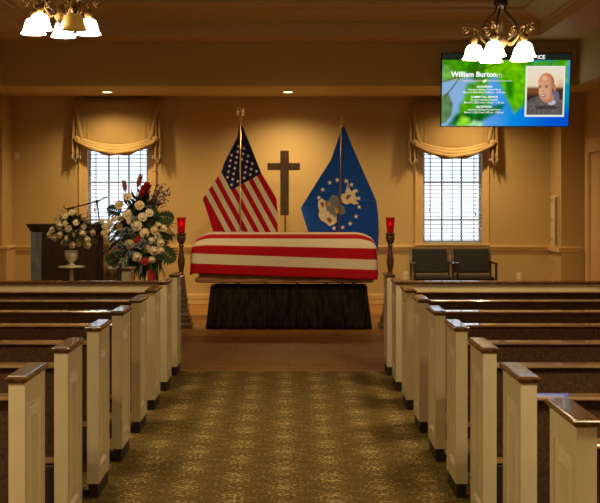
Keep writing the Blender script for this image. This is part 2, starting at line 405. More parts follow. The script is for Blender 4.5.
# windows
for k, (a, b) in enumerate(WIN):
    ca, cb = CAS[k]
    bm = NB()          # casing
    for x0, x1, z0, z1 in ((ca, a, .82, WZ1 + .1), (b, cb, .82, WZ1 + .1), (a, b, WZ1, WZ1 + .1), (a, b, .82, WZ0)):
        box(bm, x0, x1, YB - .022, YB, z0, z1)
    for x0, x1, z0, z1 in ((ca, ca + .03, .82, WZ1 + .1), (cb - .03, cb, .82, WZ1 + .1)):
        box(bm, x0, x1, YB - .034, YB - .022, z0, z1)
    box(bm, ca - .01, cb + .01, YB - .05, YB - .022, .867, .892)
    w = struct('window_%d' % (k + 1), bm, 'casing', bevel=.004)
    bm = NB()          # sash and muntins
    for x0, x1, z0, z1 in ((a, a + .035, WZ0, WZ1), (b - .035, b, WZ0, WZ1), (a, b, WZ0, WZ0 + .04), (a, b, WZ1 - .04, WZ1), (a, b, 1.775, 1.805)):
        box(bm, x0, x1, YB + .10, YB + .14, z0, z1)
    struct('window_sash', bm, 'sash', w)
    bm = NB()
    for f in (1 / 3, 2 / 3):
        x = a + (b - a) * f; box(bm, x - .011, x + .011, YB + .105, YB + .135, WZ0, WZ1)
    for z in (1.24, 2.34):
        box(bm, a, b, YB + .106, YB + .134, z - .010, z + .010)
    struct('window_muntin', bm, 'muntin', w)
    bm = NB(); box(bm, a + .03, b - .03, YB + .118, YB + .122, WZ0 + .03, WZ1 - .03); struct('window_pane', bm, 'pane', w)
    bm = NB()          # horizontal blind
    z = WZ0 + .055
    while z < WZ1 - .05:
        ps = []
        for t in range(5):
            u = t / 4 - .5
            ps.append((YB + .055 + u * .050, z + u * .012 + .003 * (1 - 4 * u * u)))
        loft(bm, [[(x, py, pz) for py, pz in ps] + [(x, py, pz - .0028) for py, pz in reversed(ps)] for x in (a + .012, b - .012)], True)
        z += .0565
    box(bm, a + .01, b - .01, YB + .03, YB + .08, WZ0 + .006, WZ0 + .028)
    box(bm, a + .01, b - .01, YB + .03, YB + .08, WZ1 - .045, WZ1 - .003)
    for f in (.13, .5, .87):
        x = a + (b - a) * f
        for yy in (YB + .0315, YB + .0785): box(bm, x - .0035, x + .0035, yy - .001, yy + .001, WZ0 + .02, WZ1 - .02)
    struct('window_blind', bm, 'blind', w)
    bm = NB()
    for x in (a + .10, b - .09):
        tube(bm, [(x, YB + .022, WZ1 - .05), (x, YB + .022, 1.52), (x, YB + .022, 1.40)], .003, 6)
        lathe(bm, [(.004, 0), (.012, .01), (.010, .04), (.004, .05)], (x, YB + .022, 1.36 - (.06 if x > (a + b) / 2 else 0)), 8)
    struct('blind_cord', bm, 'valdark', w)

# wall plates
def plate(x, z, label, cat, name, toggles, y=YB):
    t = thing(name, label, cat, (x, y, z))
    bm = NB(); frustum(bm, -.04, .04, -.062, .062, 0, .004, .004, .007)
    bmesh.ops.rotate(bm, matrix=Matrix.Rotation(PI / 2, 3, 'X'), verts=bm.verts[:]); obj('cover_plate', bm, 'plate', t)
    for q in toggles:
        bm = NB(); box(bm, -.017, .017, -.011, -.006, q - .015, q + .015); obj('socket' if len(toggles) > 1 else 'toggle', bm, 'sash', t, bevel=.003)
p = at(16.7, 156.5, 17.59); plate(p.x, p.z, 'small ivory switch plate on the wall high left of the left window', 'light switch', 'light_switch', (0,))
p = at(519.3, 277, 17.59); plate(p.x, p.z, 'ivory wall outlet to the right of the two chairs', 'outlet', 'wall_outlet', (-.022, .022))
p = at(406.5, 276, 17.59); plate(p.x, p.z, 'ivory wall outlet left of the two chairs, by the right candle stand', 'outlet', 'wall_outlet', (-.022, .022))
t = thing('wall_panel', 'tall narrow pale panel on the return wall right of the right window', 'panel', (3.80, 17.2, .87))
bm = NB(); box(bm, -.035, 0, -.2, .2, 0, .72); obj('panel_cover', bm, 'plate', t, bevel=.006)
bm = NB(); box(bm, -.055, -.035, -.2, -.145, .02, .70); obj('panel_edge', bm, 'valdark', t)
bm = NB()
for z in (.08, .36, .64): box(bm, -.041, -.035, .10, .13, z, z + .03)
obj('latch', bm, 'gold', t)

# ================================================================== VALANCES
def valance(cx, zo, label):
    W, T = 0.625, 2.97 + zo
    yw = YB - .13
    root = thing('window_valance', label, 'curtain', (cx, yw, 0), group='window valances')
    bm = NB()
    def panel(u, v):
        x = (u - .5) * 2 * W * .93
        side = abs(u - .5) * 2
        zb = 2.385 + zo - .07 * (1 - side ** 2)
        z = T - v * (T - zb)
        fold = .018 * v * math.exp(-((side - .78) / .10) ** 2) * math.sin(side * 60) + .012 * v * math.sin((u * 5 + v * 1.3) * 2)
        return Vector((x, fold - .02 * math.sin(v * PI) - .01, z))
    grid(bm, 60, 14, panel); obj('panel', bm, 'valance', root, True, solid=.006)
    bm = NB(); box(bm, -W, W, -.015, .13, T - .03, T + .015); obj('cornice_board', bm, 'valdark', root, bevel=.006)
    # stacked swag rolls
    for k, (sag, top, dy) in enumerate(((.115, 2.400, .0), (.125, 2.370, .018), (.140, 2.345, .03))):
        bm = NB()
        nx = 40
        rings = []
        for i in range(nx + 1):
            u = i / nx; s = 2 * u - 1
            x = s * W * .90
            zc = top + zo - sag * (1 - s * s)
            hgt = .072 * (1 - .45 * s * s)
            rg = []
            for q in range(9):
                a = PI * q / 8
                rr = hgt * (1 + .16 * math.sin(u * 23 + k * 2 + q))
                rg.append(Vector((x, -.02 - dy - math.sin(a) * (.05 + .008 * math.sin(u * 17 + k)), zc + .05 - rr * .5 * (1 - math.cos(a)) * 1.15)))
            rings.append(rg)
        loft(bm, rings, False, 0, closed=False); obj('swag_fold', bm, 'valance', root, True, solid=.006)
    for s in (-1, 1):
        bm = NB()          # narrow gathered tail
        def tail(u, v):
            w = .055 + .075 * v ** 1.5 if v < .75 else .104 - .02 * (v - .75)
            x = s * (W * .945 + (u - .5) * 2 * w * .72)
            y = -.03 + .024 * math.sin(u * 4.5 * PI) * (.4 + v)
            lower = .028 * math.sin(u * 3 * PI) * v
            return Vector((x, y, T - .02 - v * (T - (2.22 + zo)) + lower - .05 * v * (1 - abs(u - .5))))
        grid(bm, 18, 16, tail); tl = obj('tail', bm, 'valance', root, True, solid=.005)
        bm = NB()
        for q in range(16):
            u = q / 15; p0 = tail(u, 1)
            tube(bm, [p0, p0 + Vector((random.uniform(-.006, .006), random.uniform(-.006, .006), -.045 - .02 * random.random()))], [.006, .004], 5)
        obj('fringe', bm, 'fringe', tl)
        bm = NB()
        blob(bm, (s * W * .90, -.06, 2.40 + zo), .05, 12, 8, 0, .25, 4, (1.1, .7, 1.0)); obj('tie_rosette', bm, 'valance', root, True)
        bm = NB()
        def strip(u, v):
            return Vector((s * (W * .80 + .11 * (1 - v) + (u - .5) * (.05 + .02 * v)), -.05 - .02 * math.sin(u * PI), T - .02 - v * (T - (2.42 + zo))))
        grid(bm, 6, 8, strip); obj('side_pleat', bm, 'valdark' if False else 'valance', root, True, solid=.005)
valance(-2.487, 0.0, 'gold swagged fabric valance over the window behind the flower spray')
valance(2.371, -0.05, 'gold swagged fabric valance over the window under the television')

# ================================================================== PEWS
AX = {-1: -0.975, 1: 0.855}
D = 0.37
def make_pew(side, name, label, creamtop=False):
    """local: aisle end at x=0 growing outwards along +x*side; near plane of the end panel at y=0"""
    root = thing(name, label, 'pew', group='church pews')
    s = side
    Lp = (3.86 - .975) if s < 0 else (3.86 - .855)
    def bx(bm, a, b, *r):
        x0, x1 = sorted((a * s, b * s)); return box(bm, x0, x1, *r)
    for xa in (0.0, Lp - .06):
        bm = NB()
        G = .017
        ca, fa = (xa + G, xa) if xa == 0.0 else (xa, xa + .06 - G)
        bx(bm, ca, ca + .06 - G, 0, D, .075, .854)
        Y0, Y1, Z0, Z1 = .060, D - .060, .15, .765
        for q_ in ((0, Y0, .075, .854), (Y1, D, .075, .854), (Y0, Y1, .075, Z0), (Y0, Y1, Z1, .854)):
            bx(bm, fa, fa + G, *q_)
        e = obj('end_panel', bm, 'cream', root)
        xf = 0.0 if xa == 0.0 else Lp
        o = -1 if xa == 0.0 else 1
        bm = NB()
        # moulded frame and raised field on the visible face
        y0, y1, z0, z1 = Y0, Y1, Z0, Z1
        def ring(dx, ins): return [(s * (xf + o * dx), y0 + ins, z0 + ins), (s * (xf + o * dx), y1 - ins, z0 + ins), (s * (xf + o * dx), y1 - ins, z1 - ins), (s * (xf + o * dx), y0 + ins, z1 - ins)]
        loft(bm, [ring(-.0168, .0), ring(-.006, .002), ring(-.003, .006), ring(-.014, .018), ring(-.014, .026), ring(-.0015, .062)], True)
        obj('raised_panel', bm, 'cream', e)
        bm = NB()
        pr = [(.003, .854), (.008, .857), (.009, .862), (.013, .864), (.014, .872), (.010, .876), (.003, .878), (.001, .882)]
        rings = [[(s * (xa - q), -q, z), (s * (xa + .06 + q), -q, z), (s * (xa + .06 + q), D + q, z), (s * (xa - q), D + q, z)] for q, z in pr]
        loft(bm, rings, True); obj('cap', bm, 'walnut', root)
        bm = NB(); bx(bm, xa + .006, xa + .054, .008, D - .008, 0.0, .075); obj('plinth', bm, 'plinth', root)
    bm = NB()
    x0, x1 = .06, Lp - .06
    def prism(bm, pts, mi=0):
        loft(bm, [[(s * x, y, z) for y, z in pts] for x in (x0, x1)], True, mi)
    prism(bm, [(.075, .38), (.115, .38), (.102, .782), (.062, .782)]); obj('back', bm, 'pewfab', root)
    bm = NB(); prism(bm, [(.046, .782), (.128, .782), (.132, .786), (.132, .793), (.128, .797), (.032, .797), (.028, .793), (.028, .787), (.034, .783)]); obj('top_rail', bm, 'rail', root)
    bm = NB(); prism(bm, [(.068, .355), (.122, .355), (.120, .382), (.070, .382)]); obj('bottom_rail', bm, 'rail', root)
    if creamtop:
        bm = NB(); prism(bm, [(.062, .797), (.100, .797), (.098, .856), (.060, .856)]); obj('top_board', bm, 'cream', root)
        bm = NB(); prism(bm, [(.040, .856), (.122, .856), (.126, .868), (.118, .878), (.044, .878), (.036, .868)]); obj('top_board_cap', bm, 'walnut', root)
    bm = NB(); prism(bm, [(.122, .36), (.40, .38), (.42, .40), (.42, .44), (.40, .455), (.14, .43), (.122, .42)]); obj('seat_cushion', bm, 'pewfab', root)
    bm = NB(); prism(bm, [(.130, .33), (.41, .35), (.41, .378), (.130, .355)]); obj('seat_board', bm, 'walnut', root)
    bm = NB(); prism(bm, [(.005, .135), (.115, .135), (.115, .15), (.020, .15), (.020, .185), (.005, .185)]); obj('book_rack', bm, 'walnut', root)
    return root
ORD = ['nearest the camera', 'second row from the camera', 'third row from the camera', 'fourth row from the camera', 'fifth row from the camera',
       'sixth row from the camera', 'seventh row from the camera', 'eighth row from the camera', 'frontmost row before the casket']
YR = [10.54 - .868 * k for k in range(9)]     # near planes, k = 0 frontmost
for side in (-1, 1):
    rows = list(range(7, -1, -1)) if side < 0 else list(range(8, -1, -1))
    word = 'left' if side < 0 else 'right'
    proto = None
    for i, k in enumerate(rows):
        lab = 'brown pew with cream panelled end %s of the aisle, %s' % (word, ORD[i] if k else 'frontmost row by the wood floor')
        loc = (AX[side], YR[k], 0)
        if k == 1:
            r = make_pew(side, 'church_pew', 'pew %s of the aisle with cream board and cap along its back' % word, True); r.location = loc
        elif proto is None:
            proto = make_pew(side, 'church_pew', lab); proto.location = loc
        else:
            dup(proto, loc, lab)
# hymnals in the low racks that show between the pew ends
def hymnal(x, y, rz, lab):
    t = thing('hymnal', lab, 'book', (x, y, .1502), rz, 'hymnals in the pew racks')
    bm = NB(); box(bm, -.018, .018, -.002, .0, 0, .20)
    box(bm, -.018, -.015, -.11, .0, 0, .20); box(bm, .015, .018, -.11, 0, 0, .20)
    return t
def hymnal_at(side, k, off, lab, col):
    t = thing('hymnal', lab, 'book', (AX[side] + side * off, YR[k] + .045, .1502), 0, 'hymnals in the pew racks')
    bm = NB(); box(bm, -.075, .075, -.022, -.018, 0, .20); box(bm, -.075, .075, .010, .014, 0, .20); box(bm, -.079, -.075, -.022, .014, 0, .20); obj('cover', bm, col, t)
    bm = NB(); box(bm, -.0745, .070, -.018, .010, .004, .196); obj('pages', bm, 'paper', t)
hymnal_at(-1, 6, .145, 'hymnal in the low rack of the second pew left of the aisle', 'bookred')
hymnal_at(-1, 5, .145, 'hymnal in the low rack of the third pew left of the aisle', 'bookred')
hymnal_at(1, 6, .145, 'hymnal in the low rack of the third pew right of the aisle', 'bookred')
# short cream post beyond the left pews
p = at(127.5, 268, 11.8)
t = thing('newel_post', 'short cream post with brown cap beyond the left pews, below the flower spray', 'post', (p.x, 11.9, 0))
bm = NB(); box(bm, -.05, .03, -.15, .15, .07, p.z - .03); obj('shaft', bm, 'cream', t, bevel=.004)
bm = NB()
loft(bm, [[(-.05 - q, -.15 - q, p.z + z), (.03 + q, -.15 - q, p.z + z), (.03 + q, .15 + q, p.z + z), (-.05 - q, .15 + q, p.z + z)] for q, z in ((.004, -.03), (.014, -.022), (.024, -.014), (.018, -.004), (.005, 0))])
obj('cap', bm, 'walnut', t)
bm = NB(); box(bm, -.044, .024, -.144, .144, 0, .07); obj('plinth', bm, 'plinth', t)

# ================================================================== CASKET ON ITS TRUCK
CYC = 14.60        # casket centre line
RZ = math.radians(-1.0)
CXC = (at(191, 0, 14.22).x + at(378, 0, 14.22).x) / 2
CL = 2.155
t = thing('casket_truck', 'black skirted casket truck on the wood floor', 'casket truck', (0.0, CYC, 0), RZ)
bm = NB()
def skirt_path(u, v):
    # trapezoid plan, pleated, wraps front, both ends and back
    hw0, hw1, hd0, hd1 = .925, .965, .27, .32
    hw = hw0 + (hw1 - hw0) * v; hd = hd0 + (hd1 - hd0) * v
    per = [(-hw, -hd), (hw, -hd), (hw, hd), (-hw, hd), (-hw, -hd)]
    lens = [2 * hw, 2 * hd, 2 * hw, 2 * hd]; tot = sum(lens); d = u * tot; i = 0
    while i < 3 and d > lens[i]: d -= lens[i]; i += 1
    f = min(1, d / lens[i]); a, b = per[i], per[i + 1]
    nx, ny = ((0, -1), (1, 0), (0, 1), (-1, 0))[i]
    w = math.sin(u * 2 * PI * 62) * (.004 + .012 * v) + .008 * math.sin(u * 2 * PI * 23 + 2) * v
    edge = min(f, 1 - f) * lens[i]; w *= min(1, edge / .05)
    return Vector((a[0] + (b[0] - a[0]) * f + nx * w, a[1] + (b[1] - a[1]) * f + ny * w,   .50 - v * (.492 - .006 * math.sin(u * 190))))
grid(bm, 420, 8, skirt_path); obj('skirt', bm, 'skirt', t, True, solid=.003)
bm = NB()
for y in (-.25, .25): box(bm, -.92, .92, y - .012, y + .012, .475, .503)
for x in (-.92, .92): box(bm, x - .012, x + .012, -.25, .25, .475, .503)
obj('top_frame', bm, 'iron', t)
for x in (-.80, -.62, -.28, .10, .45, .64, .78):
    bm = NB()
    box(bm, x - .009, x + .009, -.262, -.238, .503, .544); box(bm, x - .009, x + .009, .238, .262, .503, .544)
    if x in (-.62, -.28, .10, .45):
        tube(bm, [(x - .05, -.25, .505), (x, -.25, .538), (x + .05, -.25, .505)], .005, 6)
    box(bm, x - .02, x + .02, -.27, .27, .544, .5525); obj('cross_bar', bm, 'iron', t)
for x in (-.8, .8):
    for y in (-.2, .2):
        bm = NB(); tube(bm, [(x, y, .48), (x, y, .09)], .014, 8)
        lathe(bm, [(.01, -.012), (.045, -.01), (.045, .01), (.01, .012)], (0, 0, 0), 14)
        vs = bm.verts[-56:]
        bmesh.ops.rotate(bm, matrix=Matrix.Rotation(PI / 2, 3, 'X'), verts=vs); bmesh.ops.translate(bm, vec=(x, y, .046), verts=vs)
        obj('leg', bm, 'iron', t)

t = thing('casket', 'wooden casket under the draped flag, its brown base moulding showing', 'casket', (CXC, CYC, .553), RZ)
def rr(hx, hy, z, c=.07):
    out = []
    for sx, sy, a0 in ((1, 1, 0), (-1, 1, PI / 2), (-1, -1, PI), (1, -1, 3 * PI / 2)):
        for q in range(4):
            a = a0 + q * PI / 6; out.append(((hx - c) * sx + c * math.cos(a), (hy - c) * sy + c * math.sin(a), z))
    return out
bm = NB(); loft(bm, [rr(1.045, .33, 0), rr(1.06, .345, .012), rr(1.06, .345, .038), rr(1.045, .33, .05), rr(1.035, .32, .058)])
obj('base_moulding', bm, 'casketwood', t)
bm = NB(); loft(bm, [rr(1.02, .31, .058), rr(1.015, .31, .09), rr(1.03, .325, .38), rr(1.04, .335, .40)]); obj('body', bm, 'casketwood', t)
bm = NB(); loft(bm, [rr(1.04, .335, .40), rr(1.03, .325, .43), rr(.98, .28, .49), rr(.90, .20, .535), rr(.85, .12, .55)]); obj('lid', bm, 'casketwood', t)
for yy in (-1, 1):
    bm = NB(); tube(bm, [(-.8, yy * .34, .25), (.8, yy * .34, .25)], .012, 8); obj('handle_bar', bm, 'brass', t)

# flag draped over it: rows at the stripe edges
bm = NB()
SW = 1.53 / 13
PROF = [(-.362, .640), (-.356, .96), (-.338, 1.01), (-.30, 1.06), (-.24, 1.10), (-.16, 1.126), (-.07, 1.139), (0, 1.142)]
PROF = PROF + [(-a, b) for a, b in reversed(PROF[:-1])]
acc = [0]
for a, b in zip(PROF, PROF[1:]): acc.append(acc[-1] + math.hypot(b[0] - a[0], b[1] - a[1]))
TOT = acc[-1]
def pat(s):
    if s <= 0: return (PROF[0][0] - .004, PROF[0][1] + s)
    if s >= TOT: return (PROF[-1][0] + .004, PROF[-1][1] - (s - TOT))
    for i in range(len(acc) - 1):
        if s <= acc[i + 1]:
            f = (s - acc[i]) / (acc[i + 1] - acc[i]); a, b = PROF[i], PROF[i + 1]
            return (a[0] + (b[0] - a[0]) * f, a[1] + (b[1] - a[1]) * f)
S0 = (TOT - 1.53) / 2
rows = [S0 + SW * (i / 5) for i in range(13 * 5 + 1)]
NT = 96
HL = CL / 2 + .012
def flagpt(u, s):
    x = (u - .5) * 2 * HL
    e = HL - abs(x)
    side = min(1.0, max(0.0, abs(s - TOT / 2) / (TOT / 2)))
    skew = -.075 * (u - .5)
    # left end: round shoulder, right likewise
    k = 1.0 if e > .26 else math.sqrt(max(0, 1 - (1 - e / .26) ** 2))
    ss = s + skew * (1 if s < TOT / 2 else -1) * min(1, max(0, (side - .35) * 3))
    y, z = pat(ss)
    if z > .96: z = .96 + (z - .96) * (.12 + .88 * k)
    y *= (.90 + .10 * min(1, e / .05))
    if z < .95:
        amp = min(1, (.95 - z) / .3)
        y += (-1 if s < TOT / 2 else 1) * amp * (.010 + .008 * math.sin(x * 9 + 1) + .005 * math.sin(x * 23))
        x *= 1 + .012 * amp
    return Vector((x, y, z))
vs = [[bm.verts.new(flagpt(i / NT, s)) for s in rows] for i in range(NT + 1)]
UC = (HL - .37 + .0 + (1.14 - .37) - (HL - .37)) / (2 * HL)    # canton reaches this far along the top
for i in range(NT):
    for j in range(len(rows) - 1):
        st = j // 5
        f = bm.faces.new((vs[i][j], vs[i + 1][j], vs[i + 1][j + 1], vs[i][j + 1]))
        mi = 0 if st % 2 == 0 else 1
        if st >= 6 and (i + .5) / NT < UC: mi = 2
        f.material_index = mi
# end flaps hanging down
for sgn, row in ((-1, vs[0]), (1, vs[-1])):
    idx = [j for j in range(len(rows)) if row[j].co.z > .945]
    prev = [row[j] for j in idx]
    for q in range(1, 8):
        cur = []
        for j in idx:
            c = row[j].co
            cur.append(bm.verts.new((c.x + sgn * (.004 + .010 * q / 7 + .012 * math.sin(j * .9) * q / 7), c.y * (1 + .02 * q / 7), c.z - (c.z - .645) * q / 7)))
        for a in range(len(idx) - 1):
            st = idx[a] // 5
            f = bm.faces.new((prev[a], prev[a + 1], cur[a + 1], cur[a])); f.material_index = (2 if (sgn < 0 and st >= 6) else (0 if st % 2 == 0 else 1))
        prev = cur
# stars on the canton (far side of the lid)
def star5(c, r, ax, ay):
    ctr = bm.verts.new(c); ring = []
    for k in range(10):
        a = PI / 2 + k * PI / 5; q = r if k % 2 == 0 else r * .42
        ring.append(bm.verts.new(c + ax * (q * math.cos(a)) + ay * (q * math.sin(a))))
    for k in range(10):
        f = bm.faces.new((ctr, ring[k], ring[(k + 1) % 10])); f.material_index = 3
cs0, cs1 = S0 + 6 * SW, S0 + 13 * SW
for r_ in range(9):
    for c_ in range(6 if r_ % 2 == 0 else 5):
        u = UC * ((c_ + (.5 if r_ % 2 == 0 else 1.0)) / 6.0); s = cs0 + (cs1 - cs0) * (r_ + .6) / 9.2
        p0 = flagpt(u, s); du = (flagpt(u + .01, s) - p0).normalized(); dv = (flagpt(u, s + .01) - p0).normalized()
        nn = du.cross(dv).normalized()
        if nn.z < -.2 or (abs(nn.z) < .2 and nn.y < 0): nn = -nn
        if u > .06: star5(p0 + nn * .006, .03, du, dv)
bmesh.ops.translate(bm, vec=(0, 0, -.575), verts=bm.verts[:])
fo = obj('burial_flag', bm, ['red', 'white', 'navy', 'star'], None, True, solid=.004)
fo.location = (CXC, CYC, .575); fo.rotation_euler = (0, 0, RZ)
tag(fo, 'large striped red and white flag draped over the casket', 'flag')

# ================================================================== CANDLE STANDS
def candle_stand(x, y, label):
    t = thing('candle_stand', label, 'candle stand', (x, y, 0), group='candle stands beside the casket')
    bm = NB(); lathe(bm, [(.135, 0), (.135, .05), (.128, .058), (.118, .065), (.118, .12), (.105, .13)], (0, 0, 0), 4, sq=True); obj('base', bm, 'turned', t, bevel=.004)
    bm = NB(); lathe(bm, [(.098, .13), (.10, .15), (.086, .19), (.076, .27), (.062, .40), (.050, .52), (.040, .60), (.044, .61), (.034, .63)], sq=True)
    for k in range(6):
        z = .2 + k * .065; r = .088 - k * .0085
        lathe(bm, [(r, z), (r + .006, z + .008), (r, z + .016)], sq=True)
    obj('tapered_column', bm, 'turned', t)
    bm = NB(); lathe(bm, [(.026, .63), (.034, .645), (.024, .665), (.030, .70), (.042, .76), (.044, .80), (.034, .87), (.024, .93), (.020, .965), (.032, .975), (.032, .99), (.022, 1.0)], n=18); obj('spindle', bm, 'turned', t, True)
    bm = NB(); lathe(bm, [(.022, 1.0), (.036, 1.015), (.052, 1.05), (.056, 1.085), (.046, 1.105), (.052, 1.115), (.062, 1.12), (.062, 1.13), (.04, 1.132)], n=18); obj('candle_cup', bm, 'turned', t, True)
    bm = NB(); lathe(bm, [(.03, 1.133), (.030, 1.17)], n=12); obj('candle', bm, 'petalw', t)
    bm = NB(); lathe(bm, [(.001, 1.222), (.008, 1.232), (.010, 1.245), (.005, 1.262), (.001, 1.272)], n=8); obj('flame', bm, 'flame', t, True)
    bm = NB()
    pr = [(.040, 1.133), (.042, 1.16), (.046, 1.22), (.053, 1.30), (.058, 1.322)]
    lathe(bm, pr, n=20, cap=False); obj('red_glass_shade', bm, 'redglass', t, True, solid=.003)
candle_stand(at(181.3, 0, 14.5).x, 14.5, 'dark turned candle stand with red glass left of the casket')
candle_stand(at(390.3, 0, 14.5).x, 14.5, 'dark turned candle stand with red glass right of the casket')

# ================================================================== FLAGS ON POLES
def inside(poly, x, y):
    r = False; j = len(poly) - 1
    for i in range(len(poly)):
        (xi, yi), (xj, yj) = poly[i], poly[j]
        if (yi > y) != (yj > y) and x < (xj - xi) * (y - yi) / (yj - yi) + xi: r = not r
        j = i
    return r
def resample(poly, step):
    out = []
    for (a, b) in zip(poly, poly[1:] + poly[:1]):
        n_ = max(1, int(math.hypot(b[0] - a[0], b[1] - a[1]) / step))
        for k in range(n_): out.append((a[0] + (b[0] - a[0]) * k / n_, a[1] + (b[1] - a[1]) * k / n_))
    return out
def flat_cloth(poly, cuts, fine=4.0):
    """flat cloth in (x, 0, z) metres, cut along straight lines and a fine grid"""
    b = NB()
    f = b.faces.new([b.verts.new((x, 0, z)) for x, z in poly])
    bmesh.ops.triangulate(b, faces=[f])
    xs_ = [p[0] for p in poly]; zs_ = [p[1] for p in poly]
    def cut(co, no):
        bmesh.ops.bisect_plane(b, geom=b.verts[:] + b.edges[:] + b.faces[:], plane_co=co, plane_no=no, dist=1e-5)
    for co, no in cuts: cut((co[0], 0, co[1]), (no[0], 0, no[1]))
    x = min(xs_) + fine
    while x < max(xs_): cut((x, 0, 0), (1, 0, 0)); x += fine
    z = min(zs_) + fine
    while z < max(zs_): cut((0, 0, z), (0, 0, 1)); z += fine
    return b
YFL = 16.3
SC = YFL / F       # metres per pixel at the flags' depth
def loc2(px, py, ox): return ((px - ox) * SC, H - (py - CY) * SC)
def pole(root, x0, x1, z1, kind):
    bm = NB(); tube(bm, [(x1, -.05, .06), (x0, -.05, z1)], .009, 10); obj('pole', bm, 'brass' if kind == 'eagle' else 'gold', root, True)
    bm = NB(); lathe(bm, [(.15, 0), (.15, .02), (.13, .035), (.05, .055), (.03, .09), (.02, .12)], (x1, -.05, 0), 24); obj('stand_base', bm, 'brass', root, True)
    bm = NB()
    if kind == 'eagle':
        lathe(bm, [(.012, 0), (.022, .01), (.012, .02), (.024, .04), (.024, .055), (.010, .07)], (x0, -.05, z1 - .01), 14)
        z = z1 + .05
        blob(bm, (x0, -.05, z + .055), .022, 10, 8, 0, .05, 3, (.8, .8, 1.5)); blob(bm, (x0 - .012, -.06, z + .115), .019, 8, 6)
        for s in (-1, 1):
            loft(bm, [[(x0 + s * .012, -.045, z + .02), (x0 + s * .012, -.045, z + .085), (x0 + s * .012, -.055, z + .085), (x0 + s * .012, -.055, z + .02)],
                      [(x0 + s * .034, -.046, z + .03), (x0 + s * .044, -.046, z + .14), (x0 + s * .044, -.054, z + .14), (x0 + s * .034, -.054, z + .03)],
                      [(x0 + s * .050, -.048, z + .02), (x0 + s * .056, -.048, z + .10), (x0 + s * .056, -.052, z + .10), (x0 + s * .050, -.052, z + .02)]])
    else:
        lathe(bm, [(.012, 0), (.024, .01), (.016, .02), (.014, .03), (.026, .07), (.020, .10), (.001, .17)], (x0, -.05, z1 - .01), 4)
    obj('finial', bm, 'brass', root)

def fold_fn(ax, az, k, amp):
    def fn(x, z):
        dx, dz = x - ax, az - z
        th = math.atan2(dx, max(dz, 1e-4)); d = math.hypot(dx, dz)
        return amp * d * math.sin(th * k + .6) + .05 * abs(th) * d
    return fn

# United States flag
ox = 240.5
root = thing('national_flag', 'red, white and blue striped flag with stars on a pole left of the cross', 'flag', (at(ox, 0, YFL).x, YFL, 0))
out = [(239.5, 124), (242.5, 126), (250, 145), (260.8, 173.5), (270, 189), (275.6, 199), (276.6, 215), (276.6, 232), (275, 255), (264, 274), (246, 279), (232, 274), (220, 255), (213.8, 231), (203.5, 199), (215, 181.6), (222.7, 169.5), (224, 164), (237.5, 137)]
poly = [loc2(ox + (a - ox) * 1.03, b, ox) for a, b in out]
dpx = Vector((.480, .877)); npx = Vector((.877, -.480)); org = Vector((261.3, 173.5)); w = 4.93
cuts = []
for i in range(-1, 15):
    q = org - npx * (w * i); cuts.append((loc2(q.x, q.y, ox), (npx.x, -npx.y)))
cuts.append((loc2(org.x, org.y, ox), (dpx.x, -dpx.y)))
b = flat_cloth(poly, cuts, .045)
def uv(x, z):
    px, py = x / SC + ox, (H - z) / SC + CY
    r = Vector((px, py)) - org; return r.dot(dpx), r.dot(npx)
for f in b.faces:
    c = f.calc_center_median(); u, v = uv(c.x, c.z); i = max(0, min(12, int(-v / w)))
    f.material_index = 2 if (u < 0 and v > -7 * w) else (0 if i % 2 == 0 else 1)
ffn = fold_fn(*loc2(240, 118, ox), 15, .030)
ax0, az0 = loc2(240, 118, ox)
for vtx in b.verts: vtx.co.y = ffn(vtx.co.x, vtx.co.z)
def star_on(b, cx, cz, r, ffn, mi, rot=0.0, lift=.008):
    ctr = b.verts.new((cx, ffn(cx, cz) - lift, cz)); ring = []
    for k in range(10):
        a = PI / 2 + rot + k * PI / 5; q = r if k % 2 == 0 else r * .42
        x, z = cx + q * math.cos(a), cz + q * math.sin(a); ring.append(b.verts.new((x, ffn(x, z) - lift, z)))
    for k in range(10):
        f = b.faces.new((ctr, ring[k], ring[(k + 1) % 10])); f.material_index = mi
for r_ in range(9):
    for c_ in range(6 if r_ % 2 == 0 else 5):
        u = -52 * ((c_ + (.5 if r_ % 2 == 0 else 1.0)) / 6.0); v = -7 * w * (r_ + .9) / 9.8
        q = org + dpx * u + npx * v
        if inside(out, q.x, q.y) and inside(out, q.x + 2, q.y) and inside(out, q.x - 2, q.y) and inside(out, q.x, q.y - 2) and abs(q.x - 240) > 1.2:
            x, z = loc2(q.x, q.y, ox); star_on(b, x, z, 1.9 * SC, ffn, 3, .5)
obj('flag_cloth', b, ['red', 'white', 'navy', 'star'], root)
pole(root, 0, 0, loc2(0, 122, ox)[1], 'eagle')

# blue service flag with emblem
ox = 340.5
root = thing('service_flag', 'royal blue flag with emblem and ring of stars, right of the cross', 'flag', (at(ox, 0, YFL).x, YFL, 0))
out = [(342, 124.5), (344.5, 127), (352, 146), (364, 174), (375.8, 201), (377.5, 215), (378.3, 232), (377, 255), (362, 274), (342, 279), (325, 274), (315, 252), (310, 232), (301.5, 208), (318, 181), (331, 160), (339, 146), (340, 134)]
poly = [loc2(ox + (a - ox) * 1.02, b_, ox) for a, b_ in out]
zc = loc2(0, 202, ox)[1]
cuts = [((0, zc), (0, 1)), (loc2(339, 0, ox), (1, 0))]
b = flat_cloth(poly, cuts, .045)
xpole = loc2(339.5, 0, ox)[0]
base = fold_fn(*loc2(342, 118, ox), 9, .018)
def aff(x, z):
    y = base(x, z)
    if x < xpole: y += (.22 * (xpole - x) if z > zc else .22 * (xpole - x) * max(0, 1 - (zc - z) / .35))   # left half turns away above the crease
    if abs(z - zc) < .02: y -= .012 * (1 - abs(z - zc) / .02)
    return y
for vtx in b.verts: vtx.co.y = aff(vtx.co.x, vtx.co.z)
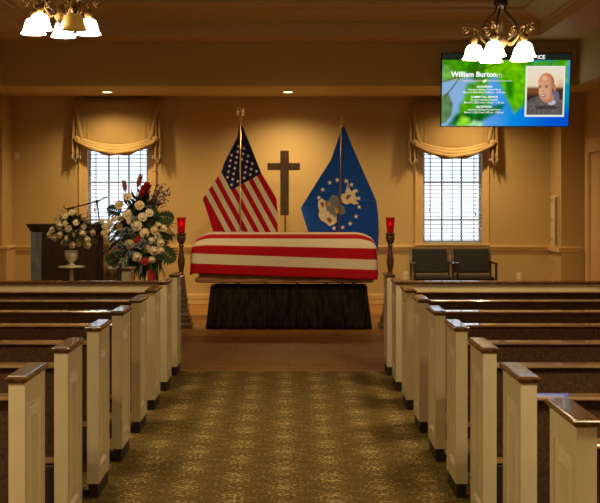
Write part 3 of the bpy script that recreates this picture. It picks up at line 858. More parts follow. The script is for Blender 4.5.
for (sx, sy) in ((329.8, 182.7), (322.9, 189.6), (318.9, 197.6), (337.2, 180), (346, 180.9), (351.7, 184.7), (356.2, 190.9), (358.7, 198.3), (359.2, 207), (356.2, 216.5), (350.2, 223.7), (342.8, 227.4), (334, 228.2)):
    x, z = loc2(sx, sy, ox); star_on(b, x, z, 2.6 * SC, aff, 1, .12, .012)
cloth = obj('flag_cloth', b, ['afblue', 'star'], root)
b = NB()
def patch(pts, mi, lift):
    c2 = [(x / 4.02 + 295, y / 4.02 + 115) for x, y in pts]
    pl = [loc2(a, q, ox) for a, q in resample(c2, 1.2)]
    cx = sum(p_[0] for p_ in pl) / len(pl); cz = sum(p_[1] for p_ in pl) / len(pl)
    ctr = b.verts.new((cx, aff(cx, cz) - lift, cz)); ring = [b.verts.new((x, aff(x, z) - lift, z)) for x, z in pl]
    mid = [b.verts.new(((x + cx) / 2, aff((x + cx) / 2, (z + cz) / 2) - lift, (z + cz) / 2)) for x, z in pl]
    for k in range(len(pl)):
        j = (k + 1) % len(pl)
        f = b.faces.new((ctr, mid[k], mid[j])); f.material_index = mi
        f = b.faces.new((mid[k], ring[k], ring[j], mid[j])); f.material_index = mi
cr, gr, go, br_ = 0, 1, 2, 3
patch([(93, 345), (108, 334), (120, 345), (140, 352), (158, 372), (166, 400), (168, 430), (155, 440), (138, 447), (122, 432), (105, 424), (94, 405), (98, 385), (92, 365)], cr, .013)
patch([(120, 352), (135, 340), (150, 320), (170, 325), (178, 350), (200, 372), (203, 392), (186, 402), (172, 395), (160, 412), (150, 398), (143, 402), (136, 386), (128, 388), (126, 370)], gr, .018)
patch([(158, 372), (172, 374), (176, 392), (164, 396)], go, .022)
patch([(130, 352), (142, 350), (146, 364), (136, 368)], go, .022)
patch([(102, 352), (114, 350), (118, 365), (108, 372)], br_, .018)
patch([(125, 415), (140, 412), (150, 425), (138, 434)], br_, .018)
patch([(190, 352), (185, 332), (188, 316), (200, 318), (206, 298), (213, 262), (220, 296), (228, 308), (238, 298), (244, 308), (241, 322), (249, 332), (246, 345), (258, 356), (238, 360), (222, 353), (208, 361)], cr, .013)
patch([(204, 334), (208, 322), (220, 318), (226, 324), (218, 334), (210, 342)], br_, .018)
patch([(214, 268), (217, 285), (214, 300), (210, 292)], gr, .018)
obj('emblem', b, ['embcream', 'embgrey', 'embgold', 'embbrown'], root)
pole(root, loc2(341.6, 0, ox)[0], loc2(337, 0, ox)[0], loc2(0, 127, ox)[1], 'spear')

# ================================================================== CROSS
yc = 16.9
p = at(284.5, 0, yc); k = yc / F
t = thing('standing_cross', 'plain dark wooden cross on a thin rod between the two flags', 'cross', (p.x, yc, 0))
Z = lambda py: H - (py - CY) * k
bm = NB(); box(bm, -4.2 * k, 4.4 * k, -.025, .025, Z(215.3), Z(150.6)); obj('upright', bm, 'crosswood', t, bevel=.004)
bm = NB(); box(bm, -17 * k, -4.2 * k, -.025, .025, Z(170.2), Z(163)); box(bm, 4.4 * k, 15.4 * k, -.025, .025, Z(170.2), Z(163)); obj('crossbar', bm, 'crosswood', t, bevel=.004)
bm = NB(); tube(bm, [(.01, 0, .03), (.01, 0, Z(215.5))], .011, 10); obj('rod', bm, 'gold', t)
bm = NB(); lathe(bm, [(.17, 0), (.17, .015), (.05, .03), (.02, .05)], (.01, 0, 0), 24); obj('stand_base', bm, 'gold', t)

# ================================================================== LECTERN, MICROPHONE, CHEST
yl = 15.0; k = yl / F
zt = H - (224 - CY) * k
xl, xr = at(27, 0, yl).x, at(105, 0, yl).x
cxl = (xl + xr) / 2; hw = (xr - xl) / 2
t = thing('lectern', 'wide dark wooden lectern with a bluish reflection painted on its corner panel, behind the white bouquet', 'lectern', (cxl, yl, 0))
wl = 12 * k
bm = NB()
loft(bm, [[(-hw + wl + .04, 0, z), (hw - wl - .04, 0, z), (hw - .04, .14, z), (hw - .04, .55, z), (-hw + .04, .55, z), (-hw + .04, .06, z)] for z in (.02, zt - .04)])
obj('body', bm, 'darkwood', t)
bm = NB()
for i in range(5):
    x0 = -hw + wl + .06 + i * .135
    frustum(bm, x0, x0 + .10, -.016, 0, .15, .0, 0, zt - .12)
obj('front_panel', bm, 'darkwood', t, bevel=.005)
bm = NB(); loft(bm, [[(-hw + .035, .06, z), (-hw + wl + .03, -.006, z), (-hw + wl + .03, .005, z), (-hw + .035, .07, z)] for z in (.06, zt - .10)]); obj('corner_panel', bm, 'bluereflect', t)
bm = NB()
for z0, z1, e in ((zt - .085, zt - .05, 0.0), (zt - .05, zt - .02, .025), (zt - .02, zt, .04)):
    loft(bm, [[(-hw + wl + .02 - e, -.02 - e, z), (hw - wl - .02 + e, -.02 - e, z), (hw - .02 + e, .12, z), (hw - .02 + e, .56 + e, z), (-hw + .02 - e, .56 + e, z), (-hw + .02 - e, .04, z)] for z in (z0, z1)])
obj('top', bm, 'darkwood', t)
bm = NB(); loft(bm, [[(-hw + wl, -.03, z), (hw - wl, -.03, z), (hw - .01, .12, z), (hw - .01, .57, z), (-hw + .01, .57, z), (-hw + .01, .04, z)] for z in (0, .09)]); obj('base', bm, 'darkwood', t)

ym = 15.3
pb = at(99.5, 222, ym)
t = thing('microphone_stand', 'black boom microphone on a short stand on top of the lectern', 'microphone', (pb.x, ym, zt))
q = lambda px, py, dy=0: at(px, py, ym) - Vector((pb.x, ym, zt)) + Vector((0, dy, 0))
bm = NB(); lathe(bm, [(.075, 0), (.075, .012), (.03, .022), (.012, .03)], n=20); obj('base', bm, 'black', t)
bm = NB(); c1 = q(97, 201.5); tube(bm, [(0, 0, .02), (c1.x, 0, c1.z)], .009, 8); obj('upright', bm, 'black', t)
bm = NB(); tube(bm, [q(107.5, 196.5, .02), q(97, 201.5), q(73, 207.8, -.05)], .008, 8); obj('boom', bm, 'black', t)
bm = NB(); blob(bm, q(97, 201.5), .022, 10, 6); obj('clutch', bm, 'black', t)
bm = NB(); a, b_ = q(75, 207.2, -.05), q(69, 211, -.06); tube(bm, [a, (a * 2 + b_) / 3, b_, b_ + (b_ - a) * .12], [.012, .016, .022, .008], 10); tube(bm, [q(73, 207.5, -.05), q(66, 209, -.06), q(64.5, 206, -.06)], .008, 6); obj('microphone', bm, 'black', t)

yc2 = 15.95; k = yc2 / F
t = thing('wooden_chest', 'low brown wooden chest between the lectern and the flower spray', 'chest', (at(116, 0, yc2).x, yc2, 0))
zt2 = H - (266.5 - CY) * k
bm = NB(); box(bm, -.13, .13, -.15, .17, .05, zt2 - .10); obj('body', bm, 'chest', t, bevel=.008)
bm = NB(); rings = [[(-.145 + e, -.165 + e, z), (.145 - e, -.165 + e, z), (.145 - e, .185 - e, z), (-.145 + e, .185 - e, z)] for e, z in ((.0, zt2 - .10), (0, zt2 - .07), (.01, zt2 - .03), (.04, zt2 - .005), (.06, zt2))]
loft(bm, rings); obj('lid', bm, 'chest', t)
for sx in (-.105, .105):
    for sy in (-.12, .14):
        bm = NB(); lathe(bm, [(.02, 0), (.03, .02), (.025, .05)], (sx, sy, 0), 10); obj('foot', bm, 'chest', t)

# ================================================================== FLOWERS
def bloom_mesh(name, mat_, r=.06, petals=8, layers=3):
    bm = NB()
    for l in range(layers):
        rr_ = r * (1 - .27 * l)
        for p_ in range(petals - l):
            a = 2 * PI * (p_ + .5 * l) / (petals - l) + random.uniform(-.15, .15)
            ca, sa = math.cos(a), math.sin(a)
            def pet(u, v):
                wv = (u - .5) * 1.25 * rr_ * (.35 + .9 * v) * 2 * .62
                out_ = rr_ * (.12 + .9 * math.sin(v * 1.45)) * (1 - .15 * l)
                up = rr_ * (.18 + .5 * v * (.4 + .35 * l) - .35 * max(0, v - .72)) + rr_ * .25 * l * v
                up += rr_ * .10 * math.cos((u - .5) * 5) * v
                return Vector((ca * out_ - sa * wv, sa * out_ + ca * wv, up))
            grid(bm, 4, 4, pet)
    blob(bm, (0, 0, r * .30), r * .66, 12, 8, 0, .25, 6)
    me = bpy.data.meshes.new(name); bmesh.ops.recalc_face_normals(bm, faces=bm.faces[:]); bm.to_mesh(me); bm.free()
    me.materials.append(M[mat_])
    for p_ in me.polygons: p_.use_smooth = True
    return me
def face_dir(d):
    return Vector(d).normalized().to_track_quat('Z', 'Y').to_euler()
def put(name, me, parent, loc, d, s=1.0):
    o = bpy.data.objects.new(name, me); COL.objects.link(o); o.parent = parent
    e = face_dir(d); o.rotation_euler = e; o.location = loc; o.scale = (s, s, s); return o
ROSE = [bloom_mesh('white_rose', 'petalw', .06), bloom_mesh('white_rose', 'petalw', .06, 9, 4)]
MUM = [bloom_mesh('cream_mum', 'petalc', .06, 12, 4), bloom_mesh('cream_mum', 'petalw', .06, 11, 4)]
REDB = bloom_mesh('red_rose', 'petalr', .06)

def leaf(bm, p0, d, L_, W_, mi=0, droop=.3, seg=6, side=None):
    d = Vector(d).normalized(); sd = d.cross(Vector((0, 0, 1)) if side is None else Vector(side))
    if sd.length < .1: sd = Vector((1, 0, 0))
    sd.normalize(); up = sd.cross(d); prev = None
    for i in range(seg + 1):
        t_ = i / seg; wv = W_ * .5 * math.sin(PI * min(1, t_ ** .8 * .97 + .03))
        c = Vector(p0) + d * (L_ * t_) - Vector((0, 0, 1)) * (droop * L_ * t_ * t_)
        cur = [bm.verts.new(c - sd * wv + up * wv * .25), bm.verts.new(c), bm.verts.new(c + sd * wv + up * wv * .25)]
        if prev:
            for a in (0, 1):
                f = bm.faces.new((prev[a], prev[a + 1], cur[a + 1], cur[a])); f.material_index = mi
        prev = cur

# --- white bouquet in an urn on a pedestal
yu = 14.0; k = yu / F
U = lambda px, py, dy=0: at(px, py, yu) + Vector((0, dy, 0))
xp = at(71.5, 0, yu).x; zped = H - (266 - CY) * k
t = thing('flower_pedestal', 'slim white pedestal table under the white bouquet', 'pedestal', (xp, yu, 0))
bm = NB(); lathe(bm, [(.02, zped - .03), (.05, zped - .025), (.15, zped - .018), (.153, zped - .005), (.148, zped)], n=28); obj('top', bm, 'urn', t, True)
bm = NB(); lathe(bm, [(.055, .05), (.04, .09), (.022, .16), (.026, .4), (.022, zped - .03)], n=16); obj('column', bm, 'urn', t, True)
bm = NB(); lathe(bm, [(.15, 0), (.15, .02), (.10, .035), (.055, .05)], n=24); obj('base', bm, 'urn', t, True)
zu = zped
t = thing('urn_bouquet', 'white flower bouquet in a white urn in front of the lectern', 'flowers', (xp, yu, zu))
O = Vector((xp, yu, zu))
bm = NB(); lathe(bm, [(.045, 0), (.048, .012), (.024, .03), (.026, .045), (.060, .075), (.078, .12), (.080, .15), (.070, .165), (.085, .18), (.075, .182), (.06, .165)], n=24); obj('urn', bm, 'urn', t, True)
cB = U(72, 233) - O
rose_px = [(54, 231), (61, 228), (67, 225), (78, 224), (85, 228), (93, 234), (88, 241), (81, 241), (75, 236), (70, 239), (62, 236), (57, 239), (66, 244), (74, 246), (80, 245), (51, 236), (71, 230), (84, 235), (67, 218), (73, 214), (88, 246)]
for i, (px, py) in enumerate(rose_px):
    dy = -.16 + .10 * ((px - 72) / 24) ** 2 + .08 * ((py - 233) / 20) ** 2 + random.uniform(-.02, .02)
    L3 = U(px, py - 1.5, dy) - O
    put('white_rose', random.choice(ROSE), t, L3 + Vector((0, .03, 0)), (L3 - cB) * .6 + Vector((random.uniform(-.1, .1), -.22, .05)), random.uniform(.46, .66))
bm = NB()
for i in range(240):
    a = random.uniform(0, 2 * PI); e = random.uniform(-.35, 1.4)
    d = Vector((math.cos(a) * math.cos(e) * 1.05, math.sin(a) * math.cos(e) * .7, math.sin(e)))
    leaf(bm, cB + d * .10, d, random.uniform(.12, .23), random.uniform(.035, .06), random.choice((0, 0, 1)), .25)
obj('foliage', bm, ['leaf', 'leaf2'], t, True)
bm = NB()
for i in range(14):
    px = random.uniform(56, 90); p0 = U(px, random.uniform(222, 230), random.uniform(-.1, .08)) - O
    p1 = U(px + (px - 72) * .3, random.uniform(206, 219), random.uniform(-.1, .05)) - O
    tube(bm, [p0, (p0 + p1) / 2 + Vector((.01, 0, 0)), p1], .003, 5, 0)
    for q_ in range(7):
        f = q_ / 6; c = p0.lerp(p1, .3 + .7 * f); blob(bm, c + Vector((random.uniform(-.012, .012), random.uniform(-.012, .012), 0)), .013 - .006 * f, 6, 4, 1)
obj('flower_spikes', bm, ['leaf2', 'petalw'], t, True)

# --- standing spray on an easel
ys = 14.75
V = lambda px, py, dy=0: at(px, py, ys) + Vector((0, dy, 0))
base = Vector((at(142, 0, ys).x, ys, 0))
t = thing('flower_spray', 'tall standing spray of white, blue and red flowers left of the casket', 'flowers', base)
for a, b_ in (((-.28, -.12, 0), (0, .02, 1.5)), ((.28, -.12, 0), (0, .02, 1.5)), ((0, .45, 0), (0, .04, 1.45))):
    bm = NB(); tube(bm, [a, b_], .008, 8); obj('easel_leg', bm, 'iron', t)
bm = NB(); blob(bm, (0, .0, 1.15), .2, 18, 12, 0, .25, 3, (1.35, .5, 1.95)); obj('foam_core', bm, 'leaf', t, True)
mums = [(130, 197, 8), (120.5, 205, 9), (141.5, 205.5, 9), (129.5, 214.5, 9.5), (144.5, 217, 8.5), (151, 213, 7.5), (132.5, 221, 8), (139, 225.5, 10), (119.5, 226, 8.5), (146.5, 232.5, 9), (131.5, 243.5, 9), (139, 256, 9.5), (156.5, 230, 9), (160, 225, 8)]
for px, py, dpx_ in mums:
    L3 = V(px, py, -.20 + .0009 * (abs(px - 142)) ** 1.6) - base
    put('cream_mum', random.choice(MUM), t, L3, Vector(((px - 142) * .012, -1, (228 - py) * .012 + .1)), dpx_ * ys / F / .12 * .86)
for px, py, dpx_ in ((152.5, 240, 6), (148.5, 248, 7), (161.5, 242, 7), (155.5, 250, 8), (162, 250, 6), (153, 259, 6), (164, 228, 6), (159, 236, 6), (112, 222, 6), (107, 226, 6), (110, 232, 6.5), (105.5, 233, 5), (116, 219, 5), (122, 218, 5), (108, 237, 5), (104, 221, 5)):
    L3 = V(px, py, -.14) - base
    put('white_rose', random.choice(ROSE), t, L3, Vector(((px - 142) * .012, -1, (228 - py) * .012 + .1)), dpx_ * ys / F / .12)
for px, py, dpx_ in ((147, 260.5, 6.5), (139.5, 240, 6), (141, 237, 4)):
    put('red_rose', REDB, t, V(px, py, -.2) - base, (0, -1, .1), dpx_ * ys / F / .12)
# blue flower clusters: each clump its own part
for cx_, cy_, rr_ in ((127, 232, 6), (136, 231, 6), (121, 238, 6), (127, 246, 7), (120, 250, 6), (141, 247, 6), (136, 219, 4), (146, 241, 5), (125, 262, 5), (133, 253, 4)):
    bm = NB(); c0 = V(cx_, cy_, -.19) - base; R_ = rr_ * ys / F
    for i in range(46):
        d = Vector((random.gauss(0, 1), -abs(random.gauss(0, 1)), random.gauss(0, 1))).normalized(); c = c0 + d * R_ * random.uniform(.75, 1.0)
        q1 = d.cross(Vector((0.2, .1, 1))).normalized(); q2 = d.cross(q1)
        ctr = bm.verts.new(c); ps = []
        for m_ in range(8):
            a = m_ * PI / 4; r_ = .016 if m_ % 2 == 0 else .007
            ps.append(bm.verts.new(c + (q1 * math.cos(a) + q2 * math.sin(a)) * r_ + d * .004))
        for m_ in range(8):
            f = bm.faces.new((ctr, ps[m_], ps[(m_ + 1) % 8])); f.material_index = 0 if i % 4 else 1
    obj('blue_cluster', bm, ['petalb', 'leaf3'], t)
# foliage
bm = NB()
cS = Vector((0, 0, 1.16))
for i in range(620):
    a = random.uniform(0, 2 * PI); px = 142 + 27 * math.cos(a) * random.uniform(.1, 1); py = 231 + 36 * math.sin(a) * random.uniform(.1, 1)
    p0 = V(px, py, random.uniform(-.10, .05)) - base
    d = Vector((p0.x + random.uniform(-.2, .2), random.uniform(-.35, .15), (p0.z - 1.16) + random.uniform(-.25, .15)))
    leaf(bm, p0, d, random.uniform(.10, .20), random.uniform(.03, .06), random.choice((0, 0, 0, 1)), random.uniform(0, .4))
obj('foliage', bm, ['leaf', 'leaf2'], t, True)
bm = NB()       # long grassy skirt of leaves below, spilling out of the spray
for i in range(120):
    px = random.uniform(118, 162); p0 = V(px, random.uniform(252, 266), random.uniform(-.14, .0)) - base
    leaf(bm, p0, (random.uniform(-.3, .3) + (px - 142) * .012, random.uniform(-.2, .1), -1), random.uniform(.2, .34), .022, 1 if i % 3 else 0, 0)
for i in range(40):
    px = random.uniform(103, 122); p0 = V(px + 4, random.uniform(238, 258), random.uniform(-.1, 0)) - base
    leaf(bm, p0, (-.5 + random.uniform(-.3, .3), random.uniform(-.3, .1), -.8), random.uniform(.12, .22), .03, 1, .1)
obj('trailing_leaves', bm, ['leaf2', 'leaf'], t, True)
# split monstera-like leaves
def split_leaf(cx_, cy_, ang, L_, W_, dy):
    bm = NB(); c0 = V(cx_, cy_, dy) - base
    ax = Vector((math.cos(ang), -.1, math.sin(ang))); sd = Vector((-math.sin(ang), .0, math.cos(ang)))
    tube(bm, [c0 - ax * .12, c0, c0 + ax * L_ * .98], [.006, .006, .002], 6)
    nf = 7
    for s in (-1, 1):
        for i in range(nf):
            t_ = (i + .4) / nf; wv = W_ * .5 * math.sin(PI * (.18 + .78 * t_)) 
            p0 = c0 + ax * L_ * t_ * .85; d = sd * s + ax * (.35 + .5 * t_)
            leaf(bm, p0, d, wv * 1.15, L_ / nf * 1.02, 0, .12, 5, side=(0, -1, 0))
    obj('split_leaf', bm, ['leaf'], t, True)
split_leaf(157, 217, math.radians(-2), .25, .22, -.12)
split_leaf(160, 246, math.radians(-42), .30, .24, -.12)
split_leaf(122, 212, math.radians(165), .20, .18, -.05)
split_leaf(120, 252, math.radians(230), .22, .20, -.10)
# red tropical spikes
def spike(pts, L_, r_, matn, tilt):
    bm = NB(); ps = [V(a, b_, d_) - base for a, b_, d_ in pts]
    tube(bm, curve_pts(ps, 10), .006, 6, 1)
    tip = ps[-1]; ax = Vector((math.sin(tilt), -.05, math.cos(tilt)))
    for i in range(30):
        f = i / 29; a = i * 2.4; rad = r_ * math.sin(PI * (.12 + .83 * f)) * .5
        side = Vector((math.cos(a), math.sin(a), 0))
        p0 = tip + ax * (L_ * f * .85)
        leaf(bm, p0, ax * 1.1 + side * .55, r_ * (.9 + .4 * (1 - f)), r_ * .5, 0, -.05, 4)
    obj('red_spike', bm, [matn, 'stem'], t, True)
spike([(134, 215, -.1), (128, 203, -.1), (126.5, 193, -.1)], .13, .07, 'petalp', -.15)
spike([(137, 212, -.1), (137.5, 198, -.1), (139, 188, -.1)], .14, .075, 'petalp', .25)
spike([(142, 208, -.14), (142, 202, -.15), (142.5, 199, -.15)], .16, .12, 'petalr', .55)
spike([(148, 256, -.15), (150, 262, -.16), (151, 268, -.16)], .12, .10, 'petalr', 2.8)
bm = NB()       # dark violet sprays, upper right
for i in range(16):
    p0 = V(random.uniform(146, 152), random.uniform(203, 210), random.uniform(-.1, 0)) - base
    p1 = V(random.uniform(149, 171), random.uniform(183, 206), random.uniform(-.1, .05)) - base
    tube(bm, [p0, p0.lerp(p1, .5) + Vector((0, 0, .02)), p1], .003, 5, 1)
    for q_ in range(9):
        c = p0.lerp(p1, .25 + .75 * q_ / 8) + Vector((random.uniform(-.022, .022), random.uniform(-.02, .02), random.uniform(-.02, .02)))
        blob(bm, c, random.uniform(.007, .014), 6, 4, 0)
obj('violet_sprays', bm, ['petalv', 'stem'], t, True)
bm = NB(); tube(bm, curve_pts([V(150, 212, -.03) - base, V(154, 196, -.03) - base, V(158, 178, -.03) - base, V(157, 171, -.03) - base, V(152, 172, -.03) - base], 20), .003, 5); obj('curled_twig', bm, 'stem', t)

# ================================================================== CHAIRS
def make_chair(label):
    t = thing('arm_chair', label, 'chair', group='chairs under the right window')
    bm = NB(); loft(bm, [[(-.25, y, z) for y, z in ()] or [(x, y, z) for x, y in ((-.245, .01), (.245, .01), (.245, .50), (-.245, .50))] for z in (.41, .47)]); obj('seat', bm, 'chairfab', t, bevel=.03)
    bm = NB(); loft(bm, [[(x, y0, z0), (x, y0 + .07, z0), (x, y0 + .16, z1), (x, y0 + .10, z1)] for x, y0, z0, z1 in ((-.25, .46, .49, .835), (.25, .46, .49, .835))]); obj('backrest', bm, 'chairfab', t, bevel=.025)
    for s in (-1, 1):
        x0, x1 = sorted((s * .255, s * .284))
        bm = NB(); box(bm, x0, x1, .02, .06, 0, .63); obj('front_leg', bm, 'darkwood', t, bevel=.004)
        bm = NB(); loft(bm, [[(x0, y, z), (x1, y, z), (x1, y + .04, z), (x0, y + .04, z)] for y, z in ((.54, 0), (.50, .42), (.53, .63), (.585, .80))]); obj('rear_leg', bm, 'darkwood', t)
        bm = NB(); loft(bm, [[(x0 - .004, y, z), (x1 + .004, y, z), (x1 + .004, y, z + .028), (x0 - .004, y, z + .028)] for y, z in ((-.005, .628), (.04, .637), (.3, .632), (.53, .63))]); obj('armrest', bm, 'darkwood', t, bevel=.006)
        bm = NB(); box(bm, x0 + .006, x1 - .006, .06, .50, .39, .43); obj('side_rail', bm, 'darkwood', t)
    for y in (.03, .47):
        bm = NB(); box(bm, -.262, .262, y, y + .03, .36, .405); obj('seat_rail', bm, 'darkwood', t)
    return t
yc3 = 16.75
c = make_chair('dark upholstered armchair under the right window, left of the pair'); c.location = (at(432.5, 0, 16.95).x, yc3, 0)
dup(c, (at(475, 0, 16.95).x, yc3, 0), 'dark upholstered armchair under the right window, right of the pair')

# ================================================================== TELEVISION
yt = 15.72; k = yt / F
TW, TH = 129.5 * k, 74 * k
ptv = at(505.7, 90, yt)
tv = thing('television', 'large wall television showing green leaves, text and a portrait, upper right', 'television', ptv)
tv.rotation_euler = (math.radians(8), 0, math.radians(0.5))
bm = NB(); box(bm, -TW / 2, TW / 2, 0, .055, -TH / 2, TH / 2); obj('housing', bm, 'black', tv, bevel=.006)
bm = NB(); box(bm, -.25, .25, .055, .20, .16, .25); obj('wall_bracket', bm, 'black', tv)
def lerp3(a, b, f): return tuple(a[i] + (b[i] - a[i]) * f for i in range(3))
def sm(a, b, x):
    t_ = max(0, min(1, (x - a) / (b - a))); return t_ * t_ * (3 - 2 * t_)
def seg_d(px, py, ax, ay, bx_, by_):
    vx, vy = bx_ - ax, by_ - ay; t_ = max(0, min(1, ((px - ax) * vx + (py - ay) * vy) / (vx * vx + vy * vy)))
    return math.hypot(px - ax - vx * t_, py - ay - vy * t_)
def lin(c): return tuple((x / 255 / 12.92 if x / 255 <= .04045 else ((x / 255 + .055) / 1.055) ** 2.4) for x in c)
def leafm(px, py, pts, soft):
    """soft inside mask of a closed outline"""
    ins = inside(pts, px, py); d = min(seg_d(px, py, *a, *b) for a, b in zip(pts, pts[1:] + pts[:1]))
    return sm(-soft, soft, d if ins else -d)
LEAVES = [([(498, 58), (530, 58), (530, 102), (515, 114), (505, 96), (497, 78)], (80, 165, 15), 2.6),
          ([(456, 128), (460, 104), (474, 92), (494, 96), (488, 112), (478, 128)], (60, 150, 25), 3.0),
          ([(441, 58), (500, 58), (500, 70), (462, 79), (441, 82)], (110, 170, 60), 2.5),
          ([(441, 59), (470, 58), (472, 68), (458, 74), (448, 66), (441, 64)], (70, 150, 20), 1.5),
          ([(468, 59), (500, 58), (498, 74), (480, 84), (466, 76)], (50, 120, 15), 2.0),
          ([(488, 60), (528, 60), (526, 72), (508, 72), (492, 78), (484, 72)], (120, 190, 30), 2.0),
          ([(466, 84), (490, 78), (486, 92), (474, 104), (466, 112), (462, 122), (458, 118), (464, 98)], (90, 165, 10), 2.0),
          ([(500, 76), (526, 70), (525, 96), (516, 112), (511, 104), (505, 90)], (110, 190, 10), 1.6),
          ([(504, 78), (514, 80), (514, 100), (508, 98)], (40, 130, 10), 2.5),
          ([(441, 96), (448, 92), (453, 104), (452, 115), (446, 123), (441, 124)], (95, 125, 70), 1.0),
          ([(448, 126), (456, 114), (470, 112), (500, 104), (506, 104), (500, 112), (484, 120), (474, 127)], (20, 105, 30), 2.5),
          ([(456, 127), (462, 116), (470, 118), (472, 127)], (150, 220, 80), 2.2),
          ([(468, 127), (474, 120), (482, 122), (484, 127)], (170, 220, 170), 2.0),
          ([(556, 58), (568, 58), (568, 84), (560, 76)], (110, 180, 30), 3.0),
          ([(520, 62), (570, 58), (560, 68), (524, 72)], (70, 150, 20), 2.0)]
def screen_col(px, py):
    c = screen_raw(px, py); m_ = (c[0] + c[1] + c[2]) / 3
    return tuple(max(0, (m_ + (x - m_) * 1.15)) * .84 for x in c)
def screen_raw(px, py):
    a = lerp3(lin((150, 185, 225)), lin((60, 150, 230)), sm(455, 520, px))
    a = lerp3(a, lin((20, 95, 205)), sm(500, 560, px) * sm(60, 120, py))
    a = lerp3(a, lin((20, 150, 170)), sm(75, 90, py) * (1 - sm(95, 118, py)) * sm(558, 566, px))
    for pts, c_, soft in LEAVES:
        f = leafm(px, py, pts, soft)
        if f > 0:
            n_ = noise.noise(Vector((px * .18, py * .18, c_[0] * .1)))
            cc = lin(c_); cc = tuple(max(0, x * (1 + .6 * n_)) for x in cc); a = lerp3(a, cc, f * .95)
    for (x0, y0, x1, y1, w_) in ((441, 82, 462, 76, .5), (462, 76, 500, 63, .5), (452, 88, 444, 98, .4), (460, 77, 452, 88, .4)):
        a = lerp3(a, lin((70, 60, 30)), (1 - sm(w_, w_ + .6, seg_d(px, py, x0, y0, x1, y1))) * .7)
    a = lerp3(a, lin((200, 190, 90)), (1 - sm(0, 1.3, abs(py - 80.5))) * (1 - sm(505, 522, px)) * sm(441, 450, px) * .35)
    return a
def picture(name, x0, x1, z0, z1, nx, nz, fn, y, parent):
    """a lit picture: fine quads with a colour each, on the screen's own plane (metres in the screen)"""
    bm = NB(); lay = bm.loops.layers.float_color.new('Col')
    vs = [[bm.verts.new((x0 + (x1 - x0) * i / nx, y, z0 + (z1 - z0) * j / nz)) for j in range(nz + 1)] for i in range(nx + 1)]
    cols = [[fn((x0 + (x1 - x0) * i / nx), (z0 + (z1 - z0) * j / nz)) for j in range(nz + 1)] for i in range(nx + 1)]
    for i in range(nx):
        for j in range(nz):
            f = bm.faces.new((vs[i][j], vs[i + 1][j], vs[i + 1][j + 1], vs[i][j + 1]))
            for l, (a, b_) in zip(f.loops, ((i, j), (i + 1, j), (i + 1, j + 1), (i, j + 1))): l[lay] = (*cols[a][b_], 1)
    me = bpy.data.meshes.new(name); bm.to_mesh(me); bm.free(); me.materials.append(M['screen'])
    o = bpy.data.objects.new(name, me); COL.objects.link(o); o.parent = parent; return o
PX = lambda x: 505.7 + x / k
PY = lambda z: 90 - z / k
sx = lambda px: (px - 505.7) * k
sz = lambda py: (90 - py) * k
bz = .012
picture('screen', -TW / 2 + bz, TW / 2 - bz, -TH / 2 + bz, TH / 2 - bz, 130, 76, lambda x, z: screen_col(PX(x), PY(z)), -.001, tv)
bm = NB(); box(bm, -TW / 2 + bz, TW / 2 - bz, -.0025, -.0012, sz(60.2), TH / 2 - bz); obj('screen_header_bar', bm, 'bar', tv)
